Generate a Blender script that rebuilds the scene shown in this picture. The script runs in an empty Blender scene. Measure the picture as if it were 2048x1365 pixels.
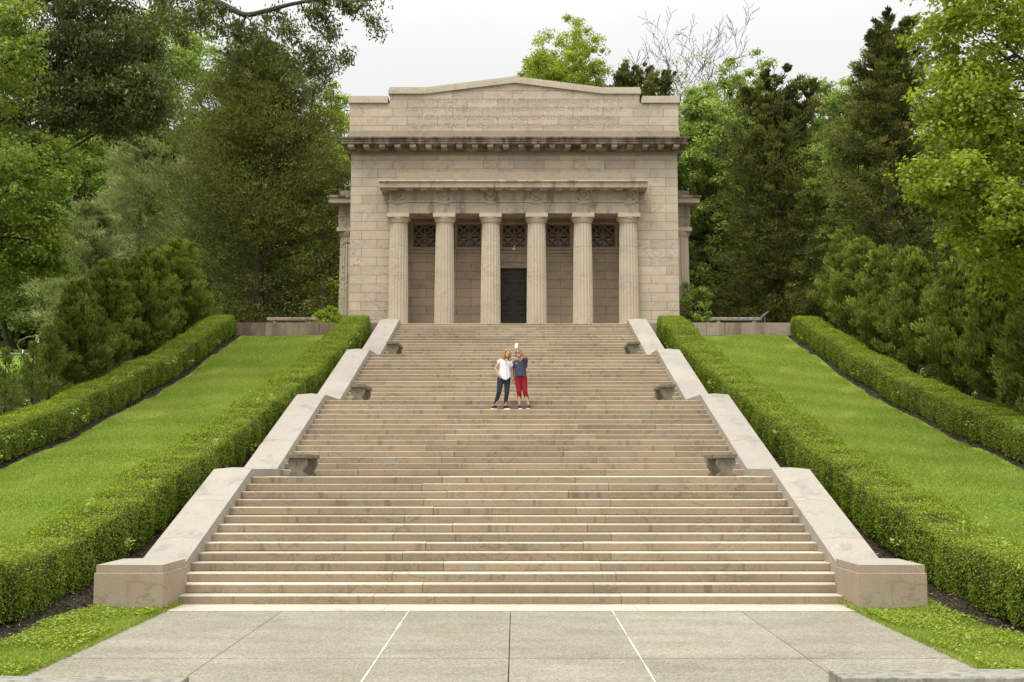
import bpy, bmesh, math, random
import numpy as np
from mathutils import Vector, Matrix

R = math.radians
S = bpy.context.scene
C = S.collection

# ------------------------------------------------------------------ camera, sky, sun, exposure
EYE = (0.078, -18.16, 2.217)
TH = R(5.03)
FPX = 2191.5
PPX, PPY = 1031.0, 745.1
cd = bpy.data.cameras.new('camera')
cam = bpy.data.objects.new('camera', cd)
C.objects.link(cam)
cam.location = EYE
cam.rotation_euler = (R(90) + TH, 0, 0)
cd.sensor_width = 36
cd.lens = FPX * 36 / 2048
cd.shift_x = -(PPX - 1024) / 2048
cd.shift_y = (PPY - 682.5) / 2048
cd.clip_start = 0.1
cd.clip_end = 2000
S.camera = cam

SUN_EL, SUN_AZ = 60, 215           # azimuth measured clockwise from +Y: the sun stands front left
W = bpy.data.worlds.new('World')
S.world = W
W.use_nodes = True
wn, wl = W.node_tree.nodes, W.node_tree.links
wn.clear()
out = wn.new('ShaderNodeOutputWorld')
bg = wn.new('ShaderNodeBackground')
sky = wn.new('ShaderNodeTexSky')
sky.sky_type = 'NISHITA'
sky.sun_disc = False
sky.sun_elevation = R(SUN_EL)
sky.sun_rotation = R(SUN_AZ)
sky.dust_density = 4
hs = wn.new('ShaderNodeHueSaturation')
hs.inputs['Saturation'].default_value = 0.15
wl.new(sky.outputs[0], hs.inputs['Color'])
# overcast cloud cover: brighter towards the zenith, in world directions
tc = wn.new('ShaderNodeTexCoord')
sp = wn.new('ShaderNodeSeparateXYZ')
wl.new(tc.outputs['Generated'], sp.inputs[0])
mr = wn.new('ShaderNodeMapRange')
mr.interpolation_type = 'SMOOTHSTEP'
mr.inputs['From Min'].default_value = 0.30
mr.inputs['From Max'].default_value = 0.95
mr.inputs['To Min'].default_value = 0.525
mr.inputs['To Max'].default_value = 2.15
wl.new(sp.outputs['Z'], mr.inputs['Value'])
cn = wn.new('ShaderNodeTexNoise')
cn.inputs['Scale'].default_value = 2.6
cn.inputs['Detail'].default_value = 4
wl.new(tc.outputs['Generated'], cn.inputs['Vector'])
cr = wn.new('ShaderNodeMapRange')
cr.inputs['To Min'].default_value = 0.92
cr.inputs['To Max'].default_value = 1.05
wl.new(cn.outputs[0], cr.inputs['Value'])
mul = wn.new('ShaderNodeMath')
mul.operation = 'MULTIPLY'
wl.new(mr.outputs[0], mul.inputs[0])
wl.new(cr.outputs[0], mul.inputs[1])
tint = wn.new('ShaderNodeVectorMath')
tint.operation = 'SCALE'
tint.inputs[0].default_value = (1.0, 0.995, 0.975)
wl.new(mul.outputs[0], tint.inputs['Scale'])
b2 = wn.new('ShaderNodeBackground')
b2.inputs['Strength'].default_value = 1.0
wl.new(tint.outputs[0], b2.inputs['Color'])
bg.inputs['Strength'].default_value = 0.05
wl.new(hs.outputs[0], bg.inputs['Color'])
add = wn.new('ShaderNodeAddShader')
wl.new(bg.outputs[0], add.inputs[0])
wl.new(b2.outputs[0], add.inputs[1])
wl.new(add.outputs[0], out.inputs['Surface'])

sl = bpy.data.lights.new('sun', 'SUN')
sl.energy = 1.3
sl.angle = R(22)
sl.color = (1.0, 0.95, 0.86)
so = bpy.data.objects.new('sun', sl)
C.objects.link(so)
sdir = Vector((math.sin(R(SUN_AZ)) * math.cos(R(SUN_EL)), math.cos(R(SUN_AZ)) * math.cos(R(SUN_EL)), math.sin(R(SUN_EL))))
so.rotation_euler = sdir.to_track_quat('Z', 'Y').to_euler()
so.location = (0, 0, 60)

S.view_settings.view_transform = 'Standard'
S.view_settings.look = 'None'
S.view_settings.exposure = 0.4
S.view_settings.gamma = 1.0
S.cycles.max_bounces = 6
S.cycles.diffuse_bounces = 3
S.cycles.transmission_bounces = 4
S.cycles.transparent_max_bounces = 4
S.cycles.use_denoising = True


def U(px, py, y):
    """point of the plane y=const that the surveyed pixel (2048 wide photo) belongs to -> (x, z)"""
    a, b = (px - PPX) / FPX, -(py - PPY) / FPX
    dy = math.cos(TH) - b * math.sin(TH)
    dz = math.sin(TH) + b * math.cos(TH)
    k = (y - EYE[1]) / dy
    return EYE[0] + a * k, EYE[2] + dz * k


# ------------------------------------------------------------------ object helpers
def tag(o, label=None, cat=None, group=None, kind=None):
    if label: o['label'] = label
    if cat: o['category'] = cat
    if group: o['group'] = group
    if kind: o['kind'] = kind
    return o


def thing(name, label, cat, loc=(0, 0, 0), rz=0, group=None, kind=None):
    o = bpy.data.objects.new(name, None)
    o.empty_display_size = 0.3
    C.objects.link(o)
    o.location = loc
    o.rotation_euler = (0, 0, rz)
    return tag(o, label, cat, group, kind)


def link(name, me, mat, parent=None):
    o = bpy.data.objects.new(name, me)
    if mat is not None:
        me.materials.clear()
        me.materials.append(mat)
    C.objects.link(o)
    if parent is not None:
        o.parent = parent
    return o


def mesh_np(name, V, F, tone=None, smooth=False):
    """V (n,3), F (m,k) all faces of k corners; tone one value per face"""
    V = np.asarray(V, np.float32)
    F = np.asarray(F, np.int32)
    k = F.shape[1]
    me = bpy.data.meshes.new(name)
    me.vertices.add(len(V))
    me.vertices.foreach_set('co', V.ravel())
    me.loops.add(F.size)
    me.loops.foreach_set('vertex_index', F.ravel())
    me.polygons.add(len(F))
    me.polygons.foreach_set('loop_start', np.arange(0, F.size, k, dtype=np.int32))
    me.polygons.foreach_set('loop_total', np.full(len(F), k, np.int32))
    if smooth:
        me.polygons.foreach_set('use_smooth', np.ones(len(F), bool))
    if tone is not None:
        a = me.attributes.new('tone', 'FLOAT', 'FACE')
        a.data.foreach_set('value', np.asarray(tone, np.float32))
    me.update(calc_edges=True)
    return me


class MB:
    """collects boxes, prisms, tubes, lathes into one mesh"""
    def __init__(s):
        s.v, s.f, s.t, s.sm = [], [], [], []

    def add(s, vs, fs, tone=0.0, smooth=False):
        n = len(s.v)
        s.v += [tuple(p) for p in vs]
        for f in fs:
            s.f.append([i + n for i in f])
            s.t.append(tone)
            s.sm.append(smooth)

    def box(s, x0, x1, y0, y1, z0, z1, tone=0.0, bev=0.0):
        if bev <= 0:
            vs = [(x, y, z) for z in (z0, z1) for y in (y0, y1) for x in (x0, x1)]
            s.add(vs, [(0, 2, 3, 1), (4, 5, 7, 6), (0, 1, 5, 4), (2, 6, 7, 3), (0, 4, 6, 2), (1, 3, 7, 5)], tone)
            return
        bm = bmesh.new()
        bmesh.ops.create_cube(bm, size=1)
        for v in bm.verts:
            v.co = Vector(((x0 + x1) / 2 + v.co.x * (x1 - x0), (y0 + y1) / 2 + v.co.y * (y1 - y0), (z0 + z1) / 2 + v.co.z * (z1 - z0)))
        bmesh.ops.bevel(bm, geom=list(bm.edges), offset=bev, segments=2, affect='EDGES', profile=0.5)
        bm.verts.ensure_lookup_table()
        s.add([v.co[:] for v in bm.verts], [[v.index for v in f.verts] for f in bm.faces], tone)
        bm.free()

    def prism_x(s, prof, x0, x1, tone=0.0):
        """profile (y,z) counter-clockwise seen from +x, swept along x"""
        n = len(prof)
        vs = [(x0, y, z) for y, z in prof] + [(x1, y, z) for y, z in prof]
        fs = [(i, i + n, (i + 1) % n + n, (i + 1) % n) for i in range(n)]
        fs += [list(range(n)), list(range(2 * n - 1, n - 1, -1))]
        s.add(vs, [f[::-1] for f in fs], tone)

    def prism_y(s, prof, y0, y1, tone=0.0):
        n = len(prof)
        vs = [(x, y0, z) for x, z in prof] + [(x, y1, z) for x, z in prof]
        fs = [(i, (i + 1) % n, (i + 1) % n + n, i + n) for i in range(n)]
        fs += [list(range(n - 1, -1, -1)), list(range(n, 2 * n))]
        s.add(vs, [f[::-1] for f in fs], tone)

    def tube(s, pts, rad, n=8, tone=0.0, cap=True):
        pts = [Vector(p) for p in pts]
        if not hasattr(rad, '__len__'):
            rad = [rad] * len(pts)
        vs, prev = [], None
        for i, p in enumerate(pts):
            d = (pts[min(i + 1, len(pts) - 1)] - pts[max(i - 1, 0)]).normalized()
            if prev is None:
                a = d.cross(Vector((0, 0, 1))) if abs(d.z) < 0.9 else d.cross(Vector((1, 0, 0)))
            else:
                a = prev - d * prev.dot(d)
            a.normalize()
            prev = a
            b = d.cross(a)
            for j in range(n):
                t = 2 * math.pi * j / n
                vs.append(p + (a * math.cos(t) + b * math.sin(t)) * rad[i])
        fs = []
        for i in range(len(pts) - 1):
            for j in range(n):
                fs.append((i * n + j, i * n + (j + 1) % n, (i + 1) * n + (j + 1) % n, (i + 1) * n + j))
        if cap:
            fs.append(list(range(n - 1, -1, -1)))
            fs.append(list(range((len(pts) - 1) * n, len(pts) * n)))
        s.add(vs, fs, tone, True)

    def lathe(s, prof, n=32, c=(0, 0), flute=0, depth=0.0, tone=0.0):
        """prof: list of (radius, z, flute strength)"""
        vs = []
        for r, z, fl in prof:
            for j in range(n):
                t = 2 * math.pi * j / n
                rr = r
                if flute:
                    rr = r - fl * depth * abs(math.sin(t * flute / 2)) ** 0.8
                vs.append((c[0] + rr * math.cos(t), c[1] + rr * math.sin(t), z))
        fs = []
        for i in range(len(prof) - 1):
            for j in range(n):
                fs.append((i * n + j, i * n + (j + 1) % n, (i + 1) * n + (j + 1) % n, (i + 1) * n + j))
        fs.append(list(range(n - 1, -1, -1)))
        fs.append(list(range((len(prof) - 1) * n, len(prof) * n)))
        s.add(vs, fs, tone, False)

    def build(s, name, mat, parent=None):
        me = bpy.data.meshes.new(name)
        me.from_pydata(s.v, [], s.f)
        a = me.attributes.new('tone', 'FLOAT', 'FACE')
        a.data.foreach_set('value', np.asarray(s.t, np.float32))
        me.polygons.foreach_set('use_smooth', np.asarray(s.sm, bool))
        me.update()
        return link(name, me, mat, parent)


# ------------------------------------------------------------------ materials
def new_mat(name):
    m = bpy.data.materials.new(name)
    m.use_nodes = True
    nt = m.node_tree
    nt.nodes.clear()
    o = nt.nodes.new('ShaderNodeOutputMaterial')
    p = nt.nodes.new('ShaderNodeBsdfPrincipled')
    nt.links.new(p.outputs[0], o.inputs[0])
    return m, nt, p, o


def N(nt, t, **kw):
    n = nt.nodes.new(t)
    for k, v in kw.items():
        if k in n.inputs.keys():
            n.inputs[k].default_value = v
        else:
            setattr(n, k, v)
    return n


def coords(nt, scale=(1, 1, 1)):
    t = N(nt, 'ShaderNodeTexCoord')
    m = N(nt, 'ShaderNodeMapping')
    m.inputs['Scale'].default_value = scale
    nt.links.new(t.outputs['Object'], m.inputs['Vector'])
    return m.outputs[0]


def noise(nt, vec, scale, detail=4, rough=0.55, dist=0.0):
    n = N(nt, 'ShaderNodeTexNoise')
    n.inputs['Scale'].default_value = scale
    n.inputs['Detail'].default_value = detail
    n.inputs['Roughness'].default_value = rough
    n.inputs['Distortion'].default_value = dist
    nt.links.new(vec, n.inputs['Vector'])
    return n.outputs[0]


def ramp(nt, fac, stops):
    r = N(nt, 'ShaderNodeValToRGB')
    el = r.color_ramp.elements
    while len(el) < len(stops):
        el.new(0.5)
    for e, (p, c) in zip(el, stops):
        e.position = p
        e.color = (c[0], c[1], c[2], 1) if hasattr(c, '__len__') else (c, c, c, 1)
    nt.links.new(fac, r.inputs[0])
    return r.outputs[0]


def mix(nt, fac, a, b, mode='MIX'):
    n = N(nt, 'ShaderNodeMix', data_type='RGBA', blend_type=mode)
    for sock, v in ((n.inputs[0], fac), (n.inputs[6], a), (n.inputs[7], b)):
        if hasattr(v, 'links'):
            nt.links.new(v, sock)
        elif hasattr(v, '__len__'):
            sock.default_value = (v[0], v[1], v[2], 1)
        else:
            sock.default_value = v
    return n.outputs[2]


def math_(nt, op, a, b=None):
    n = N(nt, 'ShaderNodeMath', operation=op)
    for i, v in enumerate((a, b)):
        if v is None: continue
        if hasattr(v, 'links'):
            nt.links.new(v, n.inputs[i])
        else:
            n.inputs[i].default_value = v
    return n.outputs[0]


def bump(nt, p, h, strength=0.3, dist=0.02):
    b = N(nt, 'ShaderNodeBump')
    b.inputs['Strength'].default_value = strength
    b.inputs['Distance'].default_value = dist
    nt.links.new(h, b.inputs['Height'])
    nt.links.new(b.outputs[0], p.inputs['Normal'])


def attr(nt, name='tone'):
    a = N(nt, 'ShaderNodeAttribute', attribute_name=name)
    return a.outputs['Fac']


def stone(name, base, pink, grey, dark=(0.10, 0.075, 0.055), brick=None, stain=0.0, stain_col=(0.05, 0.03, 0.025),
          vein=0.5, soot=0.25, rough=0.75, stain_scale=(1.6, 1.6, 0.16)):
    m, nt, p, o = new_mat(name)
    v = coords(nt)
    big = noise(nt, v, 0.55, 5, 0.6, 0.4)
    mid = noise(nt, v, 3.1, 6, 0.65, 0.6)
    fine = noise(nt, v, 38, 3, 0.7)
    col = ramp(nt, mid, [(0.28, grey), (0.48, base), (0.68, pink)])
    if brick:
        bw, bh, off = brick
        sx = N(nt, 'ShaderNodeSeparateXYZ')
        nt.links.new(v, sx.inputs[0])
        cx = N(nt, 'ShaderNodeCombineXYZ')
        hx = math_(nt, 'ADD', sx.outputs['X'], sx.outputs['Y'])
        nt.links.new(hx, cx.inputs[0])
        zz = math_(nt, 'ADD', sx.outputs['Z'], off)
        nt.links.new(zz, cx.inputs[1])
        bt = N(nt, 'ShaderNodeTexBrick')
        bt.inputs['Scale'].default_value = 1
        bt.inputs['Brick Width'].default_value = bw
        bt.inputs['Row Height'].default_value = bh
        bt.inputs['Mortar Size'].default_value = 0.0085
        bt.inputs['Mortar Smooth'].default_value = 0.15
        bt.inputs['Bias'].default_value = 0.0
        bt.inputs['Color1'].default_value = (0.86, 0.865, 0.87, 1)
        bt.inputs['Color2'].default_value = (1.10, 1.065, 1.03, 1)
        bt.inputs['Mortar'].default_value = (0.30, 0.25, 0.20, 1)
        nt.links.new(cx.outputs[0], bt.inputs['Vector'])
        col = mix(nt, 1.0, col, bt.outputs['Color'], 'MULTIPLY')
    # large weathering, fine grain, dark veins
    col = mix(nt, 0.55, col, ramp(nt, big, [(0.3, 0.78), (0.5, 1.0), (0.72, 1.12)]), 'MULTIPLY')
    col = mix(nt, 0.6, col, ramp(nt, fine, [(0.3, 0.70), (0.5, 1.0), (0.7, 1.22)]), 'MULTIPLY')
    vn = noise(nt, coords(nt, (1.0, 1.0, 1.6)), 1.7, 7, 0.62, 0.7)
    line = math_(nt, 'ABSOLUTE', math_(nt, 'SUBTRACT', vn, 0.5))
    veins = ramp(nt, line, [(0.0, 1.0), (0.012, 0.55), (0.03, 0.0)])
    patch = ramp(nt, noise(nt, v, 0.9, 3), [(0.42, 0.0), (0.62, 1.0)])
    col = mix(nt, math_(nt, 'MULTIPLY', math_(nt, 'MULTIPLY', veins, patch), vein), col, dark)
    if soot > 0:
        sp_ = ramp(nt, noise(nt, v, 9.0, 5, 0.7), [(0.60, 0.0), (0.76, 1.0)])
        col = mix(nt, math_(nt, 'MULTIPLY', sp_, soot), col, dark)
    if stain > 0:
        st = noise(nt, coords(nt, stain_scale), 2.4, 5, 0.65)
        st2 = noise(nt, coords(nt, (stain_scale[0] * 5, stain_scale[1] * 5, stain_scale[2] * 1.5)), 2.4, 4, 0.6)
        ss = ramp(nt, math_(nt, 'ADD', math_(nt, 'MULTIPLY', st, 0.82), math_(nt, 'MULTIPLY', st2, 0.18)), [(0.56 - 0.22 * stain, 0.0), (0.66 - 0.1 * stain, 1.0)])
        col = mix(nt, math_(nt, 'MULTIPLY', ss, min(1.0, 0.55 + 0.35 * stain)), col, stain_col)
    t = math_(nt, 'ADD', attr(nt), 1.0)
    tn = N(nt, 'ShaderNodeVectorMath', operation='SCALE')
    nt.links.new(col, tn.inputs[0])
    nt.links.new(t, tn.inputs['Scale'])
    nt.links.new(tn.outputs[0], p.inputs['Base Color'])
    p.inputs['Roughness'].default_value = rough
    p.inputs['Specular IOR Level'].default_value = 0.25
    h = math_(nt, 'ADD', math_(nt, 'MULTIPLY', mid, 0.6), math_(nt, 'MULTIPLY', fine, 0.35))
    if brick:
        h = math_(nt, 'SUBTRACT', h, math_(nt, 'MULTIPLY', bt.outputs['Fac'], 0.9))
    bump(nt, p, h, 0.35, 0.012)
    return m


def flat(name, c, rough=0.6, metal=0.0, var=0.15, scale=6, spec=0.3):
    m, nt, p, o = new_mat(name)
    n = noise(nt, coords(nt), scale, 4)
    lo = [max(0, x * (1 - var)) for x in c]
    hi = [x * (1 + var) for x in c]
    nt.links.new(ramp(nt, n, [(0.3, lo), (0.7, hi)]), p.inputs['Base Color'])
    p.inputs['Roughness'].default_value = rough
    p.inputs['Metallic'].default_value = metal
    p.inputs['Specular IOR Level'].default_value = spec
    return m


def leafm(name, stops, trans=0.3, rough=0.55, spec=0.25):
    m, nt, p, o = new_mat(name)
    c = ramp(nt, attr(nt), stops)
    nt.links.new(c, p.inputs['Base Color'])
    p.inputs['Roughness'].default_value = rough
    p.inputs['Specular IOR Level'].default_value = spec
    tr = N(nt, 'ShaderNodeBsdfTranslucent')
    wc = mix(nt, 1.0, c, (1.25, 1.15, 0.6), 'MULTIPLY')
    nt.links.new(wc, tr.inputs['Color'])
    ms = N(nt, 'ShaderNodeMixShader')
    ms.inputs[0].default_value = trans
    nt.links.new(p.outputs[0], ms.inputs[1])
    nt.links.new(tr.outputs[0], ms.inputs[2])
    nt.links.new(ms.outputs[0], o.inputs[0])
    return m


M = {}
M['wall'] = stone('ashlar_granite', (0.445, 0.385, 0.295), (0.475, 0.355, 0.26), (0.455, 0.44, 0.365), brick=(1.41, 0.4165, 0.0), vein=0.5)
M['smooth'] = stone('dressed_granite', (0.33, 0.27, 0.192), (0.345, 0.262, 0.18), (0.31, 0.277, 0.215), soot=0.15, vein=0.4)
M['column'] = stone('column_granite', (0.465, 0.40, 0.302), (0.475, 0.383, 0.286), (0.445, 0.412, 0.335), soot=0.15, vein=0.4)
M['inner'] = stone('porch_granite', (0.40, 0.325, 0.235), (0.415, 0.305, 0.212), (0.375, 0.335, 0.265), brick=(1.41, 0.4165, 0.0), vein=0.5)
M['cornice'] = stone('weathered_cornice', (0.31, 0.25, 0.185), (0.32, 0.24, 0.175), (0.26, 0.235, 0.19), stain=0.85, stain_col=(0.052, 0.034, 0.028), stain_scale=(1.3, 1.3, 0.2))
M['ledge'] = stone('stained_ledge', (0.37, 0.31, 0.23), (0.375, 0.295, 0.215), (0.33, 0.30, 0.24), stain=0.22, stain_col=(0.10, 0.075, 0.055), stain_scale=(0.8, 0.8, 0.25))
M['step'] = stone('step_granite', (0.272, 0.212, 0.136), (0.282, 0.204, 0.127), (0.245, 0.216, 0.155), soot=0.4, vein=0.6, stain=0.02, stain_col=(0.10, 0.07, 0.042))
M['tread'] = stone('pale_tread_granite', (0.435, 0.388, 0.312), (0.435, 0.38, 0.302), (0.41, 0.382, 0.32), soot=0.3, vein=0.3)  # paler than the risers; upward step faces and the threshold slabs
M['coping'] = stone('coping_granite', (0.312, 0.284, 0.238), (0.318, 0.28, 0.228), (0.285, 0.27, 0.232), soot=0.4, vein=0.1, stain=0.04, stain_col=(0.17, 0.155, 0.13), stain_scale=(0.7, 0.5, 0.7))
M['terrace'] = stone('terrace_wall_granite', (0.315, 0.255, 0.20), (0.325, 0.24, 0.185), (0.27, 0.24, 0.205), stain=0.25, stain_col=(0.11, 0.08, 0.065), stain_scale=(0.8, 0.8, 0.1))
M['darkwall'] = stone('stained_terrace_granite', (0.29, 0.225, 0.165), (0.29, 0.205, 0.155), (0.24, 0.215, 0.18), stain=0.68, stain_col=(0.080, 0.046, 0.038), stain_scale=(0.40, 0.40, 0.10))
M['bench'] = stone('mossy_bench_stone', (0.17, 0.15, 0.11), (0.21, 0.165, 0.11), (0.125, 0.13, 0.10), soot=0.4, stain=0.4, stain_col=(0.06, 0.06, 0.045), stain_scale=(3, 3, 1))
M['greybench'] = stone('grey_bench_stone', (0.27, 0.255, 0.215), (0.30, 0.27, 0.22), (0.20, 0.20, 0.175), soot=0.6, stain=0.4, stain_col=(0.08, 0.08, 0.06), stain_scale=(3, 6, 3))
M['pedestal'] = stone('pedestal_granite', (0.32, 0.258, 0.184), (0.33, 0.25, 0.172), (0.30, 0.268, 0.21), soot=0.3, vein=0.4)
M['letter'] = stone('inscribed_letter_granite', (0.335, 0.288, 0.218), (0.352, 0.272, 0.197), (0.335, 0.318, 0.265))
M['bronze'] = flat('bronze_door', (0.040, 0.035, 0.030), 0.45, 0.5, 0.25)
M['grille'] = flat('bronze_grille', (0.20, 0.135, 0.08), 0.6, 0.1, 0.2)
M['glass'] = flat('window_glass', (0.03, 0.035, 0.04), 0.12, 0.0, 0.1, spec=0.6)
M['white'] = flat('white_paint', (0.75, 0.74, 0.70), 0.5)
M['caulk'] = flat('white_joint_caulk', (0.55, 0.53, 0.48), 0.7, 0, 0.15, 25)
M['bark'] = flat('bark', (0.062, 0.048, 0.036), 0.9, 0, 0.45, 9)
M['greybark'] = flat('grey_bark', (0.040, 0.033, 0.027), 0.9, 0, 0.4, 9)
M['twig'] = flat('hedge_twigs', (0.035, 0.045, 0.012), 0.95, 0, 0.5, 22)
M['rail'] = flat('rusty_rail', (0.19, 0.12, 0.085), 0.55, 0.2, 0.3)
M['panel'] = flat('grey_metal_panel', (0.12, 0.13, 0.12), 0.5, 0.3, 0.2)


def pavement_mat():
    m, nt, p, o = new_mat('exposed_aggregate')
    v = coords(nt)
    vo = N(nt, 'ShaderNodeTexVoronoi')
    vo.inputs['Scale'].default_value = 55
    nt.links.new(v, vo.inputs['Vector'])
    sp_ = N(nt, 'ShaderNodeSeparateColor')
    nt.links.new(vo.outputs['Color'], sp_.inputs[0])
    c = ramp(nt, sp_.outputs[0], [(0.0, (0.172, 0.157, 0.118)), (0.5, (0.236, 0.219, 0.169)), (1.0, (0.318, 0.295, 0.235))])
    c = mix(nt, 0.8, c, ramp(nt, noise(nt, coords(nt, (0.25, 1.2, 1)), 1.5, 5), [(0.3, 0.82), (0.7, 1.15)]), 'MULTIPLY')
    c = mix(nt, 0.7, c, ramp(nt, noise(nt, v, 0.7, 5, 0.7), [(0.32, (0.80, 0.77, 0.69)), (0.5, (0.97, 0.96, 0.93)), (0.65, (1.08, 1.09, 1.07))]), 'MULTIPLY')
    t = math_(nt, 'ADD', attr(nt), 1.0)
    tn = N(nt, 'ShaderNodeVectorMath', operation='SCALE')
    nt.links.new(c, tn.inputs[0])
    nt.links.new(t, tn.inputs['Scale'])
    nt.links.new(tn.outputs[0], p.inputs['Base Color'])
    p.inputs['Roughness'].default_value = 0.85
    p.inputs['Specular IOR Level'].default_value = 0.2
    bump(nt, p, vo.outputs['Distance'], 0.4, 0.01)
    return m


def ground_mat():
    m, nt, p, o = new_mat('ground_cover')
    v = coords(nt)
    lawn = attr(nt, 'lawn')
    n1 = noise(nt, v, 5.0, 5, 0.7)
    edge = ramp(nt, math_(nt, 'ADD', lawn, math_(nt, 'MULTIPLY', math_(nt, 'SUBTRACT', n1, 0.5), 0.9)), [(0.44, 0.0), (0.56, 1.0)])
    g = ramp(nt, noise(nt, v, 60, 4, 0.7), [(0.3, (0.095, 0.15, 0.015)), (0.55, (0.16, 0.24, 0.025)), (0.75, (0.24, 0.31, 0.05))])
    g = mix(nt, 0.8, g, ramp(nt, noise(nt, coords(nt, (1, 0.5, 0.5)), 0.8, 4), [(0.3, 0.8), (0.7, 1.2)]), 'MULTIPLY')
    d = ramp(nt, noise(nt, v, 26, 5, 0.75), [(0.36, (0.016, 0.014, 0.009)), (0.55, (0.045, 0.039, 0.024)), (0.70, (0.12, 0.095, 0.058))])
    c = mix(nt, edge, d, g)
    nt.links.new(c, p.inputs['Base Color'])
    p.inputs['Roughness'].default_value = 0.95
    p.inputs['Specular IOR Level'].default_value = 0.1
    bump(nt, p, noise(nt, v, 45, 4, 0.7), 0.6, 0.04)
    return m


M['pave'] = pavement_mat()
M['ground'] = ground_mat()
M['lawn'] = leafm('lawn_grass', [(0.0, (0.135, 0.20, 0.028)), (0.5, (0.262, 0.352, 0.060)), (0.8, (0.37, 0.44, 0.105)), (1.0, (0.50, 0.51, 0.23))], 0.42)
M['hedge'] = leafm('boxwood_leaf', [(0.0, (0.075, 0.122, 0.010)), (0.45, (0.168, 0.245, 0.016)), (0.8, (0.275, 0.36, 0.024)), (1.0, (0.40, 0.47, 0.09))], 0.4, 0.45, 0.3)
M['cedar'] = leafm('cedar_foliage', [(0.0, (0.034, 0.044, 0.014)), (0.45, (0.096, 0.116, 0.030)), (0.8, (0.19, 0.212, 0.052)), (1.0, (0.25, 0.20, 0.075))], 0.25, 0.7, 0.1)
M['leftmaple'] = leafm('left_maple_leaf', [(0.0, (0.09, 0.15, 0.018)), (0.5, (0.18, 0.262, 0.034)), (0.85, (0.265, 0.36, 0.06)), (1.0, (0.38, 0.46, 0.11))], 0.45, 0.5, 0.3)  # darker, less yellow leaf green for the left maple
M['juniper'] = leafm('juniper_foliage', [(0.0, (0.07, 0.105, 0.018)), (0.5, (0.155, 0.215, 0.036)), (0.85, (0.255, 0.32, 0.06)), (1.0, (0.30, 0.29, 0.085))], 0.28, 0.7, 0.1)
M['pine'] = leafm('white_pine_needles', [(0.0, (0.12, 0.16, 0.06)), (0.5, (0.23, 0.285, 0.115)), (0.85, (0.34, 0.38, 0.18)), (1.0, (0.42, 0.40, 0.19))], 0.3, 0.6, 0.15)
M['oak'] = leafm('oak_leaf', [(0.0, (0.04, 0.055, 0.012)), (0.5, (0.082, 0.11, 0.02)), (0.85, (0.14, 0.175, 0.035)), (1.0, (0.26, 0.28, 0.08))], 0.35, 0.4, 0.4)
M['maple'] = leafm('maple_leaf', [(0.0, (0.125, 0.19, 0.014)), (0.5, (0.245, 0.335, 0.026)), (0.85, (0.35, 0.44, 0.048)), (1.0, (0.47, 0.53, 0.10))], 0.45, 0.5, 0.3)
M['spring'] = leafm('spring_leaf', [(0.0, (0.19, 0.265, 0.025)), (0.5, (0.29, 0.385, 0.04)), (0.85, (0.37, 0.45, 0.06)), (1.0, (0.44, 0.50, 0.10))], 0.45, 0.5, 0.25)
M['green'] = leafm('green_leaf', [(0.0, (0.12, 0.19, 0.034)), (0.5, (0.225, 0.33, 0.062)), (0.85, (0.32, 0.43, 0.105)), (1.0, (0.42, 0.52, 0.16))], 0.42, 0.5, 0.25)
M['woods'] = leafm('woods_leaf', [(0.0, (0.055, 0.09, 0.018)), (0.5, (0.105, 0.16, 0.03)), (0.85, (0.165, 0.23, 0.05)), (1.0, (0.25, 0.31, 0.08))], 0.35, 0.6, 0.15)

# ------------------------------------------------------------------ survey of the stair
RS, G, LAND = 0.1467, 0.3718, 2.5


def nose_y(k):                       # k = 1..56, front edge of step k
    f, i = divmod(k - 1, 14)
    return f * (13 * G + LAND) + i * G


def hw(y):
    return 5.44 - 0.03237 * (y - 4.83)


TOPZ = 56 * RS
YTOP = nose_y(56)
random.seed(7)
rng = np.random.default_rng(11)

# ------------------------------------------------------------------ terrain
PI_ = ([-60, -1, 0.3, 7.4, 12, 17.5, 22.4, 26.9, 27.2, 60, 120, 400], [-0.9, 0.0, 0.06, 1.85, 3.05, 4.55, 6.05, 7.72, 7.9, 8.3, 9.5, 12])
PO_ = ([-60, -6, 0, 7.2, 11.6, 16.5, 20.7, 26.9, 28, 60, 120, 400], [-0.9, 0.0, 0.5, 2.14, 3.14, 4.39, 5.63, 7.72, 8.0, 8.5, 9.6, 12])
PF_ = ([-60, -6, 0, 10, 20, 32, 47, 60, 120, 400], [-0.9, 0.0, 0.4, 2.6, 4.8, 7.1, 9.3, 9.9, 11, 14])


def sm(t):
    t = np.clip(t, 0, 1)
    return t * t * (3 - 2 * t)


def gz(x, y):
    x, y = np.asarray(x, float), np.asarray(y, float)
    ax = np.abs(x)
    a, b, c = np.interp(y, *PI_), np.interp(y, *PO_), np.interp(y, *PF_)
    z = a + (b - a) * sm((ax - 7.2) / 4.2)
    z = z + (c - z) * sm((ax - 15) / 8)
    z = z + 0.17 * np.exp(-((ax - 7.0) / 0.75) ** 2 - ((y + 0.4) / 0.9) ** 2)
    z = z + 0.02 * np.sin(x * 1.7 + y * 0.6) + 0.02 * np.sin(y * 1.3 - x * 0.8)
    return z


def gz1(x, y):
    return float(gz(x, y))


def x_out(y):                        # inner hedge, lawn side
    return 8.3 - 0.048 * np.maximum(y, 0)


def x_mul(y):                        # outer mulch edge
    return 12.1 - 0.03 * np.maximum(y, 0)


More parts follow.
